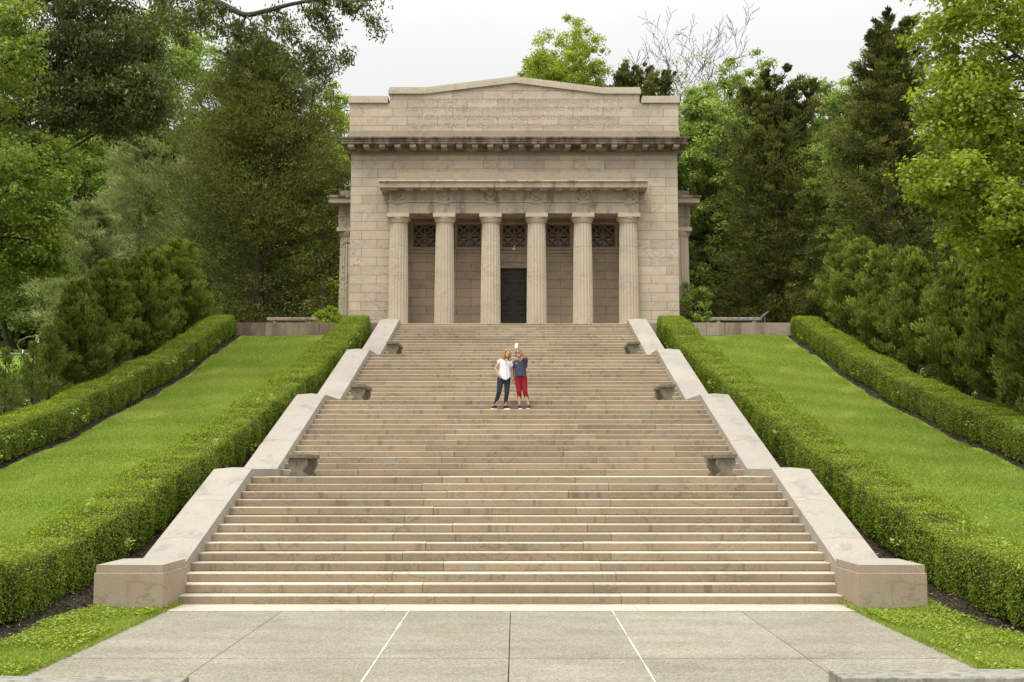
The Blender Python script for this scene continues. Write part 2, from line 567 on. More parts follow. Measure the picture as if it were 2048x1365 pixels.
def lawn_mask(x, y):
    ax = np.abs(x)
    side = (ax > x_out(y) - 0.1) & (ax < x_mul(y)) & (y < 26.85)
    fx = np.where(x < 0, 6.55, 6.75) + 0.10 * np.sin(y * 2.1) - 0.05 * (y + 1)
    front = (ax > 5.35) & (ax < fx) & (y < 0.2)
    far = (x < -17) & (y > 20) & (y < 62)
    return (side | front | far).astype(float)


def build_ground():
    xs = np.unique(np.concatenate([np.linspace(-400, -60, 18), np.arange(-60, -16, 2.0), np.arange(-16, 16.01, 0.2), np.arange(16, 60, 2.0), np.linspace(60, 400, 18)]).round(3))
    ys = np.unique(np.concatenate([np.linspace(-60, -12, 10), np.arange(-12, 28.6, 0.2), np.arange(28.6, 64, 1.2), np.linspace(64, 500, 26)]).round(3))
    X, Y = np.meshgrid(xs, ys)
    Z = gz(X, Y)
    ax = np.abs(X)
    s = ax - hw(Y)
    low = sm(1 - (s - 0.25) / 0.3) * (Y > -0.3) * (Y < 27)
    Z = Z - low * 1.2
    Z = np.where((Y <= -0.3) & (ax < 5.3), Z - 0.25, Z)
    Z = np.where((Y <= -0.3) & (ax >= 5.3) & (ax < 6.6), np.maximum(Z, 0.016 * (Y + 0.8) + 0.015), Z)
    Z = np.where((Y > 27) & (Y < 70) & (ax < 13), Z - 0.5, Z)
    nx, ny = len(xs), len(ys)
    V = np.stack([X, Y, Z], -1).reshape(-1, 3)
    i = np.arange(nx * ny).reshape(ny, nx)
    F = np.stack([i[:-1, :-1], i[:-1, 1:], i[1:, 1:], i[1:, :-1]], -1).reshape(-1, 4)
    me = mesh_np('ground', V, F, smooth=True)
    a = me.attributes.new('lawn', 'FLOAT', 'POINT')
    a.data.foreach_set('value', lawn_mask(V[:, 0], V[:, 1]).astype(np.float32))
    tag(link('ground', me, M['ground']), kind='structure')


build_ground()


def pz(y):
    return 0.016 * (y + 0.8)


def build_pavement():
    mb = MB()
    xs = [-5.5, -3.57, -1.59, 0.0, 1.59, 3.6, 5.42]
    ys = [-0.8, -4.68, -8.6, -12.5, -16.4, -20.3]
    for i in range(6):
        for j in range(5):
            x0, x1, y1, y0 = xs[i] + 0.006, xs[i + 1] - 0.006, ys[j] - 0.013, ys[j + 1] + 0.013
            t = random.uniform(-0.05, 0.05)
            vs = [(x0, y0, pz(y0) - 0.3), (x1, y0, pz(y0) - 0.3), (x1, y1, pz(y1) - 0.3), (x0, y1, pz(y1) - 0.3),
                  (x0, y0, pz(y0)), (x1, y0, pz(y0)), (x1, y1, pz(y1)), (x0, y1, pz(y1))]
            mb.add(vs, [(4, 5, 6, 7), (0, 1, 5, 4), (1, 2, 6, 5), (2, 3, 7, 6), (3, 0, 4, 7)], t)
    tag(mb.build('pavement', M['pave']), kind='structure')
    cb = MB()
    for x in (-1.59, 1.59):
        yy = np.linspace(-0.8, -20, 60)
        for a, b in zip(yy[:-1], yy[1:]):
            w0 = 0.0085 + 0.003 * math.sin(a * 7 + x) + 0.003 * math.sin(a * 23)
            w1 = 0.0085 + 0.003 * math.sin(b * 7 + x) + 0.003 * math.sin(b * 23)
            cb.add([(x - w0, a, pz(a) + 0.004), (x + w0, a, pz(a) + 0.004), (x + w1, b, pz(b) + 0.004), (x - w1, b, pz(b) + 0.004)], [(0, 3, 2, 1)])
    tag(cb.build('pavement_joints', M['caulk']), kind='structure')
    tb = MB()
    for x0, x1 in ((-5.9, -2.0), (-2.0, 2.0), (2.0, 5.9)):
        tb.box(x0 + 0.003, x1 - 0.003, -0.8, 0.05, -0.3, 0.012, random.uniform(-.03, .03), 0.006)
    tag(tb.build('threshold_paving', M['tread']), kind='structure')


build_pavement()


# ------------------------------------------------------------------ the great stair
def build_stair():
    st = thing('stone_staircase', 'broad flight of tan granite steps rising in four runs with three landings', 'staircase', (0, 0, 0))
    for k in range(1, 57):
        y, z1 = nose_y(k), k * RS
        yb = (nose_y(k + 1) if k < 56 else y + 0.6) + 0.14
        z0 = z1 - RS - 0.03
        h = hw(y) + 0.04
        s = 0.30 + 0.06 * (1 if k % 2 else -1)
        js = [-h, -h * s + random.uniform(-.25, .25), h * s + random.uniform(-.25, .25), h]
        if k > 14 and random.random() < 0.6:
            js.insert(random.choice([1, 3]), random.choice([-1, 1]) * h * random.uniform(0.62, 0.8))
            js.sort()
        if k > 28 and random.random() < 0.7:
            js.append(random.uniform(-0.5, 0.5)); js.sort()
        mb = MB()
        for a, b in zip(js[:-1], js[1:]):
            dy, dz = random.uniform(-.005, .005), random.uniform(-.004, .004)
            prof = [(y + dy + 0.045, z0), (yb, z0), (yb, z1 + dz), (y + dy + 0.022, z1 + dz), (y + dy + 0.006, z1 + dz - 0.007), (y + dy, z1 + dz - 0.022), (y + dy, z1 - RS + 0.010), (y + dy + 0.045, z1 - RS + 0.010)]
            mb.prism_x(prof, a + 0.004, b - 0.004, random.uniform(-.16, .12))
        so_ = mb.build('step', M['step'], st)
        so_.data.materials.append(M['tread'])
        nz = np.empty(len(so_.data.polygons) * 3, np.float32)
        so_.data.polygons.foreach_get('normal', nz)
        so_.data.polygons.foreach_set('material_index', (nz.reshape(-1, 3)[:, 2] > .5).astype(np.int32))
    return st


build_stair()


def build_cheek(sgn, label):
    ck = thing('cheek_wall', label, 'stair wall', (sgn * 6.0, 0, 0), group='sloping walls beside the stairs')
    OFF, WID, RID = 0.158, 0.78, 0.035
    top = [(0.1, RS * (1 + (0.1 - 0) / G) + OFF)]
    for f in range(4):
        a, b = 14 * f + 1, 14 * f + 14
        if f: top.append((nose_y(a) - G, (a - 1) * RS + OFF))
        top.append((nose_y(b), b * RS + OFF))
    top.append((YTOP + 0.22, TOPZ + OFF))

    def zt(y):
        return float(np.interp(y, [p[0] for p in top], [p[1] for p in top]))
    body, cop = MB(), MB()
    # cuts: the profile corners and joints between the coping stones
    cuts = sorted(set([round(p[0], 3) for p in top]))
    pieces = []
    for a, b in zip(cuts[:-1], cuts[1:]):
        n = max(1, round((b - a) / 1.75)) if b - a > 2.6 else 1
        for i in range(n):
            pieces.append((a + (b - a) * i / n, a + (b - a) * (i + 1) / n, i == n - 1))

    def sect(mbd, y0, y1, lo, hi, ridge, t, dx=0.0):
        vs = []
        for y in (y0, y1):
            xi, xo = hw(y) + dx, hw(y) + WID - dx
            zt_ = zt(y)
            vs += [(sgn * xi, y, zt_ - lo), (sgn * xo, y, zt_ - lo), (sgn * xo, y, zt_ - hi), (sgn * (xi + xo) / 2, y, zt_ - hi + ridge), (sgn * xi, y, zt_ - hi)]
        fs = [(0, 1, 6, 5), (1, 2, 7, 6), (2, 3, 8, 7), (3, 4, 9, 8), (4, 0, 5, 9), (4, 3, 2, 1, 0), (5, 6, 7, 8, 9)]
        if sgn > 0: fs = [f[::-1] for f in fs]
        mbd.add(vs, [f[::-1] for f in fs], t)
    for a, b, last in pieces:
        sect(cop, a + 0.0045, b - 0.0045, 0.30, 0.0, RID, random.uniform(-.05, .05))
        sect(body, a + 0.002, b - 0.002, 1.7, 0.298, 0.0, random.uniform(-.06, .04), 0.001)
    for mbb in (cop, body):
        mbb.v = [(x - sgn * 6.0, y, z) for x, y, z in mbb.v]
    body.build('wall_body', M['smooth'], ck)
    cop.build('coping', M['coping'], ck)


build_cheek(-1, 'pale granite wall sloping down the left side of the stairs')
build_cheek(1, 'pale granite wall sloping down the right side of the stairs')


def build_pedestal(sgn, label):
    o = thing('stone_pedestal', label, 'pedestal', (sgn * 5.975, -0.3, 0), group='block pedestals at the foot of the stairs')
    b = MB()
    b.box(-0.545, 0.545, -0.5, 0.75, -0.3, 0.59, 0.0, 0.012)
    b.build('block', M['pedestal'], o)
    c = MB()
    x, y0, y1 = 0.52, -0.475, 0.72
    vs = [(-x, y0, .592), (x, y0, .592), (x, y1, .592), (-x, y1, .592), (-x, y0, .715), (x, y0, .715), (x, y1, .715), (-x, y1, .715), (0, y0 + .02, .73), (0, y1 - .02, .73)]
    c.add(vs, [(0, 1, 5, 4), (1, 2, 6, 5), (2, 3, 7, 6), (3, 0, 4, 7), (4, 5, 8), (5, 6, 9, 8), (6, 7, 9), (7, 4, 8, 9)], 0.02)
    cp = c.build('cap', M['pedestal'], o)
    cp.data.materials.append(M['coping'])
    for f in cp.data.polygons:
        f.material_index = int(f.normal.z > .7)


build_pedestal(-1, 'stone block pedestal at the left foot of the stairs')
build_pedestal(1, 'stone block pedestal at the right foot of the stairs')

# ------------------------------------------------------------------ terrace
tb = MB()
tb.box(-13.2, 13.2, YTOP + 0.55, 52, TOPZ - 0.9, TOPZ - 0.004)
tag(tb.build('terrace_paving', M['smooth']), kind='structure')


def terrace_wall(sgn, mat, label):
    w = thing('terrace_wall', label, 'retaining wall', (sgn * 8.5, 27.05, 7.2), group='low granite walls along the terrace edge')
    b = MB()
    js = [5.3, 8.0, 8.75, 10.35, 11.6] if sgn > 0 else [5.3, 8.05, 10.3, 11.75]
    for a, c in zip(js[:-1], js[1:]):
        x0, x1 = sorted((sgn * a, sgn * c))
        b.box(x0 - sgn * 8.5 + .006, x1 - sgn * 8.5 - .006, -0.12, 0.34, -0.6, TOPZ + 0.035 - 7.2, random.uniform(-.08, .06), 0.012)
    b.build('wall_blocks', mat, w)


terrace_wall(-1, M['darkwall'], 'low terrace wall streaked with dark rusty stains, left of the stairs')
terrace_wall(1, M['terrace'], 'low pinkish terrace wall with few stains, right of the stairs')


# ------------------------------------------------------------------ memorial building
def build_building():
    D0 = EYE[1]
    yW, yE, yC, yR = 31.84, 31.19, 31.60, 33.15         # wall face, entablature face, column axis, recess wall
    bld = thing('memorial_building', 'square granite temple with six fluted columns and a carved attic', 'building', (0, yW, TOPZ))
    OX, OY, OZ = 0.0, yW, TOPZ

    def fin(mb, name, mat, parent=bld):
        mb.v = [(x - OX, y - OY, z - OZ) for x, y, z in mb.v]
        return mb.build(name, mat, parent)
    cx = U(1028.5, 400, yW)[0]
    HWL = 7.60
    x0, x1 = cx - HWL, cx + HWL
    zc_bot = U(1028, 302, yW)[1]        # under the bed mould of the main cornice
    zE0 = U(1028, 427, yE)[1]           # architrave bottom
    zE1 = U(1028, 378.5, yE)[1]
    rx0, rx1 = U(797, 500, yC)[0] - 0.1, U(1257.3, 500, yC)[0] + 0.1
    yB = 45.0
    z0 = TOPZ - 0.02
    # brick rows start at the terrace: shift so a joint falls on it
    wb = MB()
    wb.box(x0, rx0, yW, yB, z0, zE0 + 0.4)
    wb.box(rx1, x1, yW, yB, z0, zE0 + 0.4)
    wb.box(x0, x1, yW, yB, zE0 + 0.4 + 0.0005, zc_bot)
    wb.box(rx0 + 0.002, rx1 - 0.002, yR + 0.4, yB - 0.01, z0, zE0 + 0.398)
    fin(wb, 'wall', M['wall'])
    # porch recess: back wall with door opening, ceiling beam
    dx0, dx1 = U(999, 600, yR)[0], U(1055, 600, yR)[0]
    dz1 = U(1028, 536.5, yR)[1]
    rb = MB()
    wz0, wz1 = U(1028, 495, yR)[1], U(1028, 449, yR)[1]
    wc = [U(p, 470, yR)[0] for p in (849.6, 938.2, 1027.9, 1116.8, 1206.6)]
    hwn = (wz1 - wz0) / 2
    # back wall in pieces round the windows and the door
    zs = [z0, wz0, wz1, zE0 + 0.6]
    rb.box(rx0, dx0, yR, yR + 0.39, z0, wz0)
    rb.box(dx1, rx1, yR, yR + 0.39, z0, wz0)
    rb.box(dx0, dx1, yR, yR + 0.39, dz1, wz0)
    edges = [rx0] + [e for c_ in wc for e in (c_ - hwn, c_ + hwn)] + [rx1]
    for a, b in zip(edges[0::2], edges[1::2]):
        rb.box(a, b, yR, yR + 0.39, wz0, wz1)
    rb.box(rx0, rx1, yR, yR + 0.39, wz1, zE0 + 0.39)
    fin(rb, 'porch_wall', M['inner'])
    mo = MB()
    zz = U(1028, 503, yR)[1]
    for a, b in ((rx0, dx0 - .02), (dx0 - 0.02, dx1 + .02), (dx1 + .02, rx1)):
        mo.box(a + .002, b - .002, yR - 0.06, yR - 0.001, zz - 0.13, zz, 0, 0.012)
        mo.box(a + .002, b - .002, yR - 0.03, yR - 0.001, zz - 0.24, zz - 0.135, 0, 0.008)
    mo.box(dx0 - 0.16, dx1 + 0.16, yR - 0.05, yR - 0.001, dz1, dz1 + 0.22, -0.05, 0.01)
    fin(mo, 'string_course', M['inner'])
    # windows
    for c_ in wc:
        fr = MB()
        for a, b, c, d in ((c_ - hwn - .13, c_ + hwn + .13, wz1, wz1 + .12), (c_ - hwn - .13, c_ + hwn + .13, wz0 - .12, wz0),
                           (c_ - hwn - .13, c_ - hwn, wz0 + .001, wz1 - .001), (c_ + hwn, c_ + hwn + .13, wz0 + .001, wz1 - .001)):
            fr.box(a, b, yR - 0.045, yR - 0.002, c, d, 0, 0.01)
        f = fin(fr, 'window', M['inner'])
        gl = MB()
        gl.box(c_ - hwn, c_ + hwn, yR + 0.25, yR + 0.28, wz0, wz1)
        fin(gl, 'pane', M['glass'], f)
        gr = MB()
        cz = (wz0 + wz1) / 2
        y_, t_ = yR + 0.10, 0.05
        w_ = 0.048
        for a, b, c, d in ((c_ - hwn, c_ + hwn, wz1 - .06, wz1), (c_ - hwn, c_ + hwn, wz0, wz0 + .06), (c_ - hwn, c_ - hwn + .05, wz0 + .06, wz1 - .06), (c_ + hwn - .05, c_ + hwn, wz0 + .06, wz1 - .06),
                           (c_ - .05, c_ + .05, wz0 + .06, wz1 - .06), (c_ - hwn + .05, c_ - .05, cz - .035, cz + .035), (c_ + .05, c_ + hwn - .05, cz - .035, cz + .035)):
            gr.box(a, b, y_, y_ + t_, c, d)
        q = 0.002
        for sx in (-1, 1):
            for sz in (-1, 1):
                ox, oz = c_ + sx * hwn / 2, cz + sz * hwn / 2
                e = hwn / 2 - 0.02
                for k, sg in enumerate((-1, 1)):
                    yy = y_ + 0.004 + 0.003 * k
                    pa, pb = Vector((ox - e, oz - sg * e)), Vector((ox + e, oz + sg * e))
                    d = (pb - pa).normalized()
                    nrm = Vector((-d.y, d.x)) * w_
                    pts = [pa - nrm, pb - nrm, pb + nrm, pa + nrm]
                    gr.prism_y([(p.x, p.y) for p in pts], yy, yy + t_ - 0.012)
        fin(gr, 'grille', M['grille'], f)
    # door
    db = MB()
    db.box(dx0, dx1, yR + 0.22, yR + 0.24, z0, dz1)
    door = fin(db, 'door', M['bronze'])
    dm = (dx0 + dx1) / 2
    for s_ in (-1, 1):
        lf = MB()
        xa, xb = (dx0, dm - 0.004) if s_ < 0 else (dm + 0.004, dx1)
        lf.box(xa, xb, yR + 0.16, yR + 0.215, z0, dz1 - 0.08)
        H = dz1 - 0.08 - z0
        pa, pb = (xa + 0.06, xb - 0.13) if s_ < 0 else (xa + 0.13, xb - 0.06)
        for f0, f1 in ((0.03, 0.39), (0.43, 0.53), (0.56, 0.84), (0.88, 0.96)):
            za, zb = z0 + H * f0, z0 + H * f1
            for r_ in (0.0, 0.05):
                w_ = 0.022
                lf.box(pa + r_, pb - r_, yR + 0.135, yR + 0.16, za + r_, za + r_ + w_)
                lf.box(pa + r_, pb - r_, yR + 0.135, yR + 0.16, zb - r_ - w_, zb - r_)
                lf.box(pa + r_, pa + r_ + w_, yR + 0.135, yR + 0.16, za + r_ + w_, zb - r_ - w_)
                lf.box(pb - r_ - w_, pb - r_, yR + 0.135, yR + 0.16, za + r_ + w_, zb - r_ - w_)
        xs_ = dm + s_ * 0.075
        for i in range(13):
            zz_ = z0 + H * (0.05 + 0.9 * i / 12)
            lf.box(xs_ - .018, xs_ + .018, yR + 0.138, yR + 0.16, zz_ - .018, zz_ + .018, 0, .008)
        fin(lf, 'door_leaf', M['bronze'], door)
        hb = MB()
        hc = ((pa + pb) / 2, yR + 0.115, z0 + H * 0.22)
        hb.tube([(hc[0] + 0.10 * math.cos(t), hc[1], hc[2] - .06 + 0.10 * math.sin(t)) for t in np.linspace(0, 2 * math.pi, 17)], 0.014, 6)
        hb.box(hc[0] - .05, hc[0] + .05, hc[1] - .01, yR + 0.134, hc[2] + .02, hc[2] + .12, 0, 0.02)
        fin(hb, 'handle', M['bronze'], door)
    lb = MB()
    lx, lz = U(1027.5, 499, yR)
    lb.box(lx - .07, lx + .07, yR - 0.14, yR - 0.062, lz - .05, lz + .05, 0, 0.012)
    lb.tube([(lx + .02, yR - .1, lz + .05), (lx + .02, yR - .1, lz + .16)], .03, 8)
    fin(lb, 'lamp', M['white'])
    # columns
    zb, zcap = TOPZ, zE0
    for p in (797, 889, 981.3, 1073.2, 1165.7, 1257.3):
        xc = U(p, 540, yC)[0]
        mb = MB()
        rb_, rt_ = 0.465, 0.405
        zs_ = zb
        zsh = zcap - 0.42
        prof = []
        cuts = [0.0, 0.27, 0.53, 0.79, 1.0]
        for i in range(4):
            for f in np.linspace(cuts[i], cuts[i + 1], 5):
                r = rb_ + (rt_ - rb_) * f + 0.012 * math.sin(math.pi * f)
                z = zs_ + (zsh - zs_) * f
                prof.append((r, z + (0.006 if f == cuts[i] and i else (-0.006 if f == cuts[i + 1] and i < 3 else 0)), 1.0))
            if i < 3:
                f = cuts[i + 1]
                r = rb_ + (rt_ - rb_) * f + 0.012 * math.sin(math.pi * f)
                prof.append((r - 0.02, zs_ + (zsh - zs_) * f, 1.0))
        mb.lathe(prof, 160, (xc, yC), 20, 0.04, random.uniform(-.03, .04))
        col = fin(mb, 'column', M['column'])
        cb = MB()
        cb.lathe([(rt_ - .01, zsh + 0.001, 0), (rt_ + .015, zsh + .02, 0), (rt_ + .005, zsh + .04, 0), (rt_ + .03, zsh + .06, 0), (rt_ + .05, zsh + .13, 0), (rt_ + .10, zsh + .20, 0), (rt_ + .095, zsh + .235, 0)], 48, (xc, yC))
        cb.box(xc - .51, xc + .51, yC - .51, yC + .51, zsh + .236, zcap - 0.002, 0, 0.01)
        fin(cb, 'capital', M['column'], col)
    # portico entablature
    ex0, ex1 = U(778, 400, yE)[0], U(1277.5, 400, yE)[0]
    zT = U(1028, 405, yE)[1]
    eb = MB()
    n = 5
    bx = np.linspace(ex0 + .45, ex1 - .45, n + 1)
    bx = np.concatenate([[ex0], bx, [ex1]])
    for a, b in zip(bx[:-1], bx[1:]):
        eb.box(a + .002, b - .002, yE, yW + 0.5, zE0, zT - .004, random.uniform(-.05, .05), .006)
    eb.box(ex0 - .04, ex1 + .04, yE - .045, yW - .002, zT - .003, zT + .075, 0, .01)
    bx = np.linspace(ex0, ex1, 12)
    for a, b in zip(bx[:-1], bx[1:]):
        eb.box(a + .0015, b - .0015, yE + .012, yW + .5, zT + .076, zE1 + .25, random.uniform(-.07, .05))
    cols = [U(p, 540, yC)[0] for p in (797, 889, 981.3, 1073.2, 1165.7, 1257.3)]
    for xc in cols:
        eb.box(xc - .26, xc + .26, yE - .04, yE - .002, zT - .06, zT - .004, 0, .006)
        for i in range(6):
            eb.box(xc - .235 + i * .084, xc - .195 + i * .084 + .01, yE - .035, yE - .002, zT - .095, zT - .061)
    ent = fin(eb, 'entablature', M['ledge'])
    for xc in cols:
        wr = MB()
        zc_ = (zT + zE1) / 2 + 0.04
        xc2 = min(max(xc, ex0 + .42), ex1 - .42)
        pts, rr = [], []
        for i in range(41):
            t = 2 * math.pi * i / 40
            pts.append((xc2 + .23 * math.cos(t), yE - 0.01, zc_ + .23 * math.sin(t)))
            rr.append(0.052 + 0.028 * (i % 2))
        wr.tube(pts, rr, 6, 0, False)
        wr.tube([(xc2 - .03, yE - .01, zc_ - .22), (xc2 - .12, yE, zc_ - .33)], .02, 5)
        wr.tube([(xc2 + .03, yE - .01, zc_ - .22), (xc2 + .12, yE, zc_ - .33)], .02, 5)
        fin(wr, 'wreath', M['ledge'], ent)
    # portico cornice
    yK = 30.66
    kx0, kx1 = U(758, 360, yK)[0], U(1296, 360, yK)[0]
    zk1, zk0 = U(1028, 359, yK)[1], U(1028, 374.5, yK)[1]
    kb = MB()
    js = np.linspace(kx0, kx1, 6)
    for a, b in zip(js[:-1], js[1:]):
        l_, r_ = (0.0 if a == js[0] else .002), (0.0 if b == js[-1] else .002)
        t = random.uniform(-.05, .04)
        kb.prism_x([(yK + .05, zk0), (yW - .001, zk0 + .02), (yW - .001, zk1 + .03), (yK, zk1 - .02), (yK - .02, zk1 - .09), (yK + .03, zk1 - .14), (yK + .05, zk1 - .15)], a + l_, b - r_, t)
    ns = 17
    for i in range(ns):
        xm = ex0 + .26 + (ex1 - ex0 - .52) * i / (ns - 1)
        kb.box(xm - .17, xm + .17, yK + .12, yE - .03, zk0 - .065, zk0 + .004, 0, .005)
        for q in range(6):
            kb.box(xm - .16 + q * .058, xm - .13 + q * .058, yK + .14, yK + .30, zk0 - .10, zk0 - .066)
    fin(kb, 'portico_cornice', M['ledge'])
    bb = MB()
    js = np.linspace(kx0 + .7, kx1 - .7, 6)
    for a, b in zip(js[:-1], js[1:]):
        bb.box(a + .002, b - .002, yW - .35, yW - .003, zk1 + .025, U(1028, 349, yW)[1], random.uniform(-.04, .04), .006)
    fin(bb, 'blocking_course', M['smooth'])
    # main cornice
    yM = 31.02
    mx0, mx1 = U(678.3, 280, yM)[0], U(1379.6, 280, yM)[0]
    zm1, zm0 = U(1028, 273.5, yM)[1], U(1028, 286, yM)[1]
    mb = MB()
    pr = yW - yM
    # crown of the cornice as four mitred sides: stepped profile out to pr
    prof = [(0.0, zc_bot - .001), (0.10, zc_bot), (0.12, zm0 - .20), (0.22, zm0 - .12), (0.24, zm0), (pr - .10, zm0), (pr - .10, zm0 + .10), (pr - .07, zm0 + .11), (pr - .07, zm0 + .19), (pr - .035, zm0 + .20), (pr - .035, zm1 - .08), (pr, zm1 - .05), (pr, zm1), (0.0, zm1 + .02)]
    vs, fs = [], []
    cxm = (mx0 + mx1) / 2
    hwm = (mx1 - mx0) / 2 - pr
    for d, z in prof:
        vs += [(cxm - hwm - d, yW - d, z), (cxm + hwm + d, yW - d, z), (cxm + hwm + d, yB + d, z), (cxm - hwm - d, yB + d, z)]
    for i in range(len(prof) - 1):
        for j in range(4):
            fs.append((i * 4 + j, i * 4 + (j + 1) % 4, (i + 1) * 4 + (j + 1) % 4, (i + 1) * 4 + j))
    fs.append([(len(prof) - 1) * 4 + j for j in range(4)])
    mb.add(vs, fs)
    cornice = fin(mb, 'main_cornice', M['cornice'])
    nb = 22
    for i in range(nb):
        br = MB()
        xm = U(640 + (155 + (1840 - 155) * i / (nb - 1)) / 2.5756, 290, yM)[0]
        br.box(xm - .14, xm + .14, yM + .16, yW - .23, zm0 - .135, zm0 - .002, random.uniform(-.3, .25), .02)
        br.box(xm - .115, xm + .115, yM + .19, yW - .24, zm0 - .165, zm0 - .137, random.uniform(-.3, .1), .01)
        fin(br, 'bracket', M['ledge'], cornice)
    for s_ in (-1, 1):
        for i in range(14):
            ym = yW + .35 + i * .93
            xw = cxm + s_ * (hwm + pr - .14)
            xi = cxm + s_ * (hwm + .23)
            br = MB()
            br.box(min(xw, xi), max(xw, xi), ym - .155, ym + .155, zm0 - .155, zm0 - .002, random.uniform(-.3, .2), .02)
            fin(br, 'bracket', M['ledge'], cornice)
    # carved band under the cornice
    zb0 = U(1028, 311.7, yW)[1]
    fb = MB()
    js = np.linspace(x0, x1, 10)
    for a, b in zip(js[:-1], js[1:]):
        fb.box(a + .0015, b - .0015, yW - .02, yW - .001, zb0 + .03, zc_bot - .02, random.uniform(-.1, .02))
    fb.box(x0, x1, yW - .035, yW - .001, zb0, zb0 + .028)
    for i in range(150):
        xm = x0 + .05 + (x1 - x0 - .1) * (i + .5) / 150
        zz_ = (zb0 + zc_bot) / 2 + 0.005
        fb.tube([(xm + .034 * math.cos(t), yW - .022, zz_ + .05 * math.sin(t)) for t in np.linspace(0, 2 * math.pi, 9)], .0075, 4, -0.25, False)
    fin(fb, 'carved_band', M['smooth'])
    # attic
    ax0, ax1 = U(699, 240, yW)[0], U(1357.5, 240, yW)[0]
    za0 = zm1 + 0.0
    zs1 = U(1028, 206.5, yW)[1]
    px0, px1 = U(779.5, 200, yW)[0], U(1279, 200, yW)[0]
    zp = U(1028, 188, yW)[1]
    zap = U(1028, 166, yW)[1]
    xk0, xk1 = U(853, 180, yW)[0], U(1205, 180, yW)[0]
    xm = (px0 + px1) / 2
    yA = yW + 0.05
    ab = MB()
    ab.prism_y([(ax0, za0 + .02), (ax1, za0 + .02), (ax1, zs1), (px1, zs1), (px1, zp), (xk1, zp), (xm, zap), (xk0, zp), (px0, zp), (px0, zs1), (ax0, zs1)], yA, yB - .5)
    fin(ab, 'attic', M['wall'])
    bs = MB()
    js = np.linspace(ax0 - .035, ax1 + .035, 12)
    zbs = U(1028, 261.5, yW)[1]
    for a, b in zip(js[:-1], js[1:]):
        bs.box(a + .002, b - .002, yA - .045, yA - .002, za0 + .021, zbs, random.uniform(-.05, .05), .006)
    fin(bs, 'attic_base', M['smooth'])
    # attic coping
    cpb = MB()
    th = U(1028, 192, yW)[1] - zs1
    yc0, yc1 = yA - .09, yB - .4
    for a, b in ((ax0 - .06, px0 - .09), (px1 + .09, ax1 + .06)):
        m_ = (a + b) / 2
        cpb.box(a, m_ - .002, yc0, yc1, zs1 + .001, zs1 + th * .68, .02, .008)
        cpb.box(m_ + .002, b, yc0, yc1, zs1 + .001, zs1 + th * .68, -.02, .008)
        cpb.box(a + .05, b, yc0 + .05, yc1, zs1 + th * .68 + .001, zs1 + th, 0, .008)
    line = [(px0 - .07, zp), (xk0, zp), (xm, zap), (xk1, zp), (px1 + .07, zp)]
    pts = [line[0]]
    for (a, za), (b, zb_) in zip(line[:-1], line[1:]):
        n_ = 2 if abs(zb_ - za) < .01 else 3
        if n_ == 2 and True: n_ = 1
        for i in range(1, n_ + 1):
            pts.append((a + (b - a) * i / n_, za + (zb_ - za) * i / n_))
    tp = U(1028, 174.6, yW)[1] - zp
    for (a, za), (b, zb_) in zip(pts[:-1], pts[1:]):
        t = random.uniform(-.05, .05)
        cpb.prism_y([(a + .003, za + .001), (b - .003, zb_ + .001), (b - .003, zb_ + tp * .68), (a + .003, za + tp * .68)], yc0, yc1, t)
        ia, ib = (.05 if a == pts[0][0] else .003), (.05 if b == pts[-1][0] else .003)
        cpb.prism_y([(a + ia, za + tp * .682), (b - ib, zb_ + tp * .682), (b - ib, zb_ + tp), (a + ia, za + tp)], yc0 + .05, yc1, t)
    fin(cpb, 'attic_coping', M['column'])
    rf = MB()
    rf.box(ax0 + .2, ax1 - .2, yA + .3, yB - .2, zs1 - .5, zs1 - .003)
    fin(rf, 'roof', M['ledge'])

    # side colonnades: entablature, cornice and fluted columns against each side wall
    for s_ in (-1, 1):
        xw = x0 if s_ < 0 else x1
        ys0 = 34.1
        eb2 = MB()

        def bx2(a, b, y0_, y1_, c, d, t=0.0):
            xa, xb = sorted((xw + s_ * a, xw + s_ * b))
            eb2.box(xa, xb, y0_, y1_, c, d, t, .008)
        bx2(.002, .93, ys0, ys0 + 9, zE0, zT - .004)
        bx2(.002, .97, ys0 - .04, ys0 + 9.04, zT - .002, zT + .07)
        bx2(.002, .92, ys0 + .01, ys0 + 9, zT + .072, zk0 - .002)
        bx2(.002, 1.32, ys0 - .5, ys0 + 9.5, zk0, zk1 - .12)
        side = fin(eb2, 'side_entablature', M['ledge'])
        eb2 = MB()
        bx2(.002, 1.40, ys0 - .56, ys0 + 9.56, zk1 - .118, zk1)
        bx2(.002, .9, ys0 + .1, ys0 + 9, zk1 + .001, zk1 + .38)
        fin(eb2, 'side_cornice', M['cornice'], side)
        for i in range(5):
            mb = MB()
            yc = ys0 + .47 + i * 2.02
            xc = xw + s_ * .49
            prof = []
            for q in range(4):
                for f in np.linspace(q / 4, (q + 1) / 4, 4):
                    prof.append((.47 - .06 * f, TOPZ - .02 + (zE0 - .42 - TOPZ) * f, 1.0))
                if q < 3: prof.append((.47 - .06 * f - .02, TOPZ - .02 + (zE0 - .42 - TOPZ) * f + .003, 1.0))
            mb.lathe(prof, 120, (xc, yc), 20, .04)
            col = fin(mb, 'column', M['column'])
            cb = MB()
            zsh = zE0 - .44
            cb.lathe([(.40, zsh, 0), (.43, zsh + .05, 0), (.50, zsh + .2, 0), (.49, zsh + .24, 0)], 40, (xc, yc))
            cb.box(xc - .51, xc + .51, yc - .51, yc + .51, zsh + .241, zE0 - .002, 0, .01)
            fin(cb, 'capital', M['column'], col)

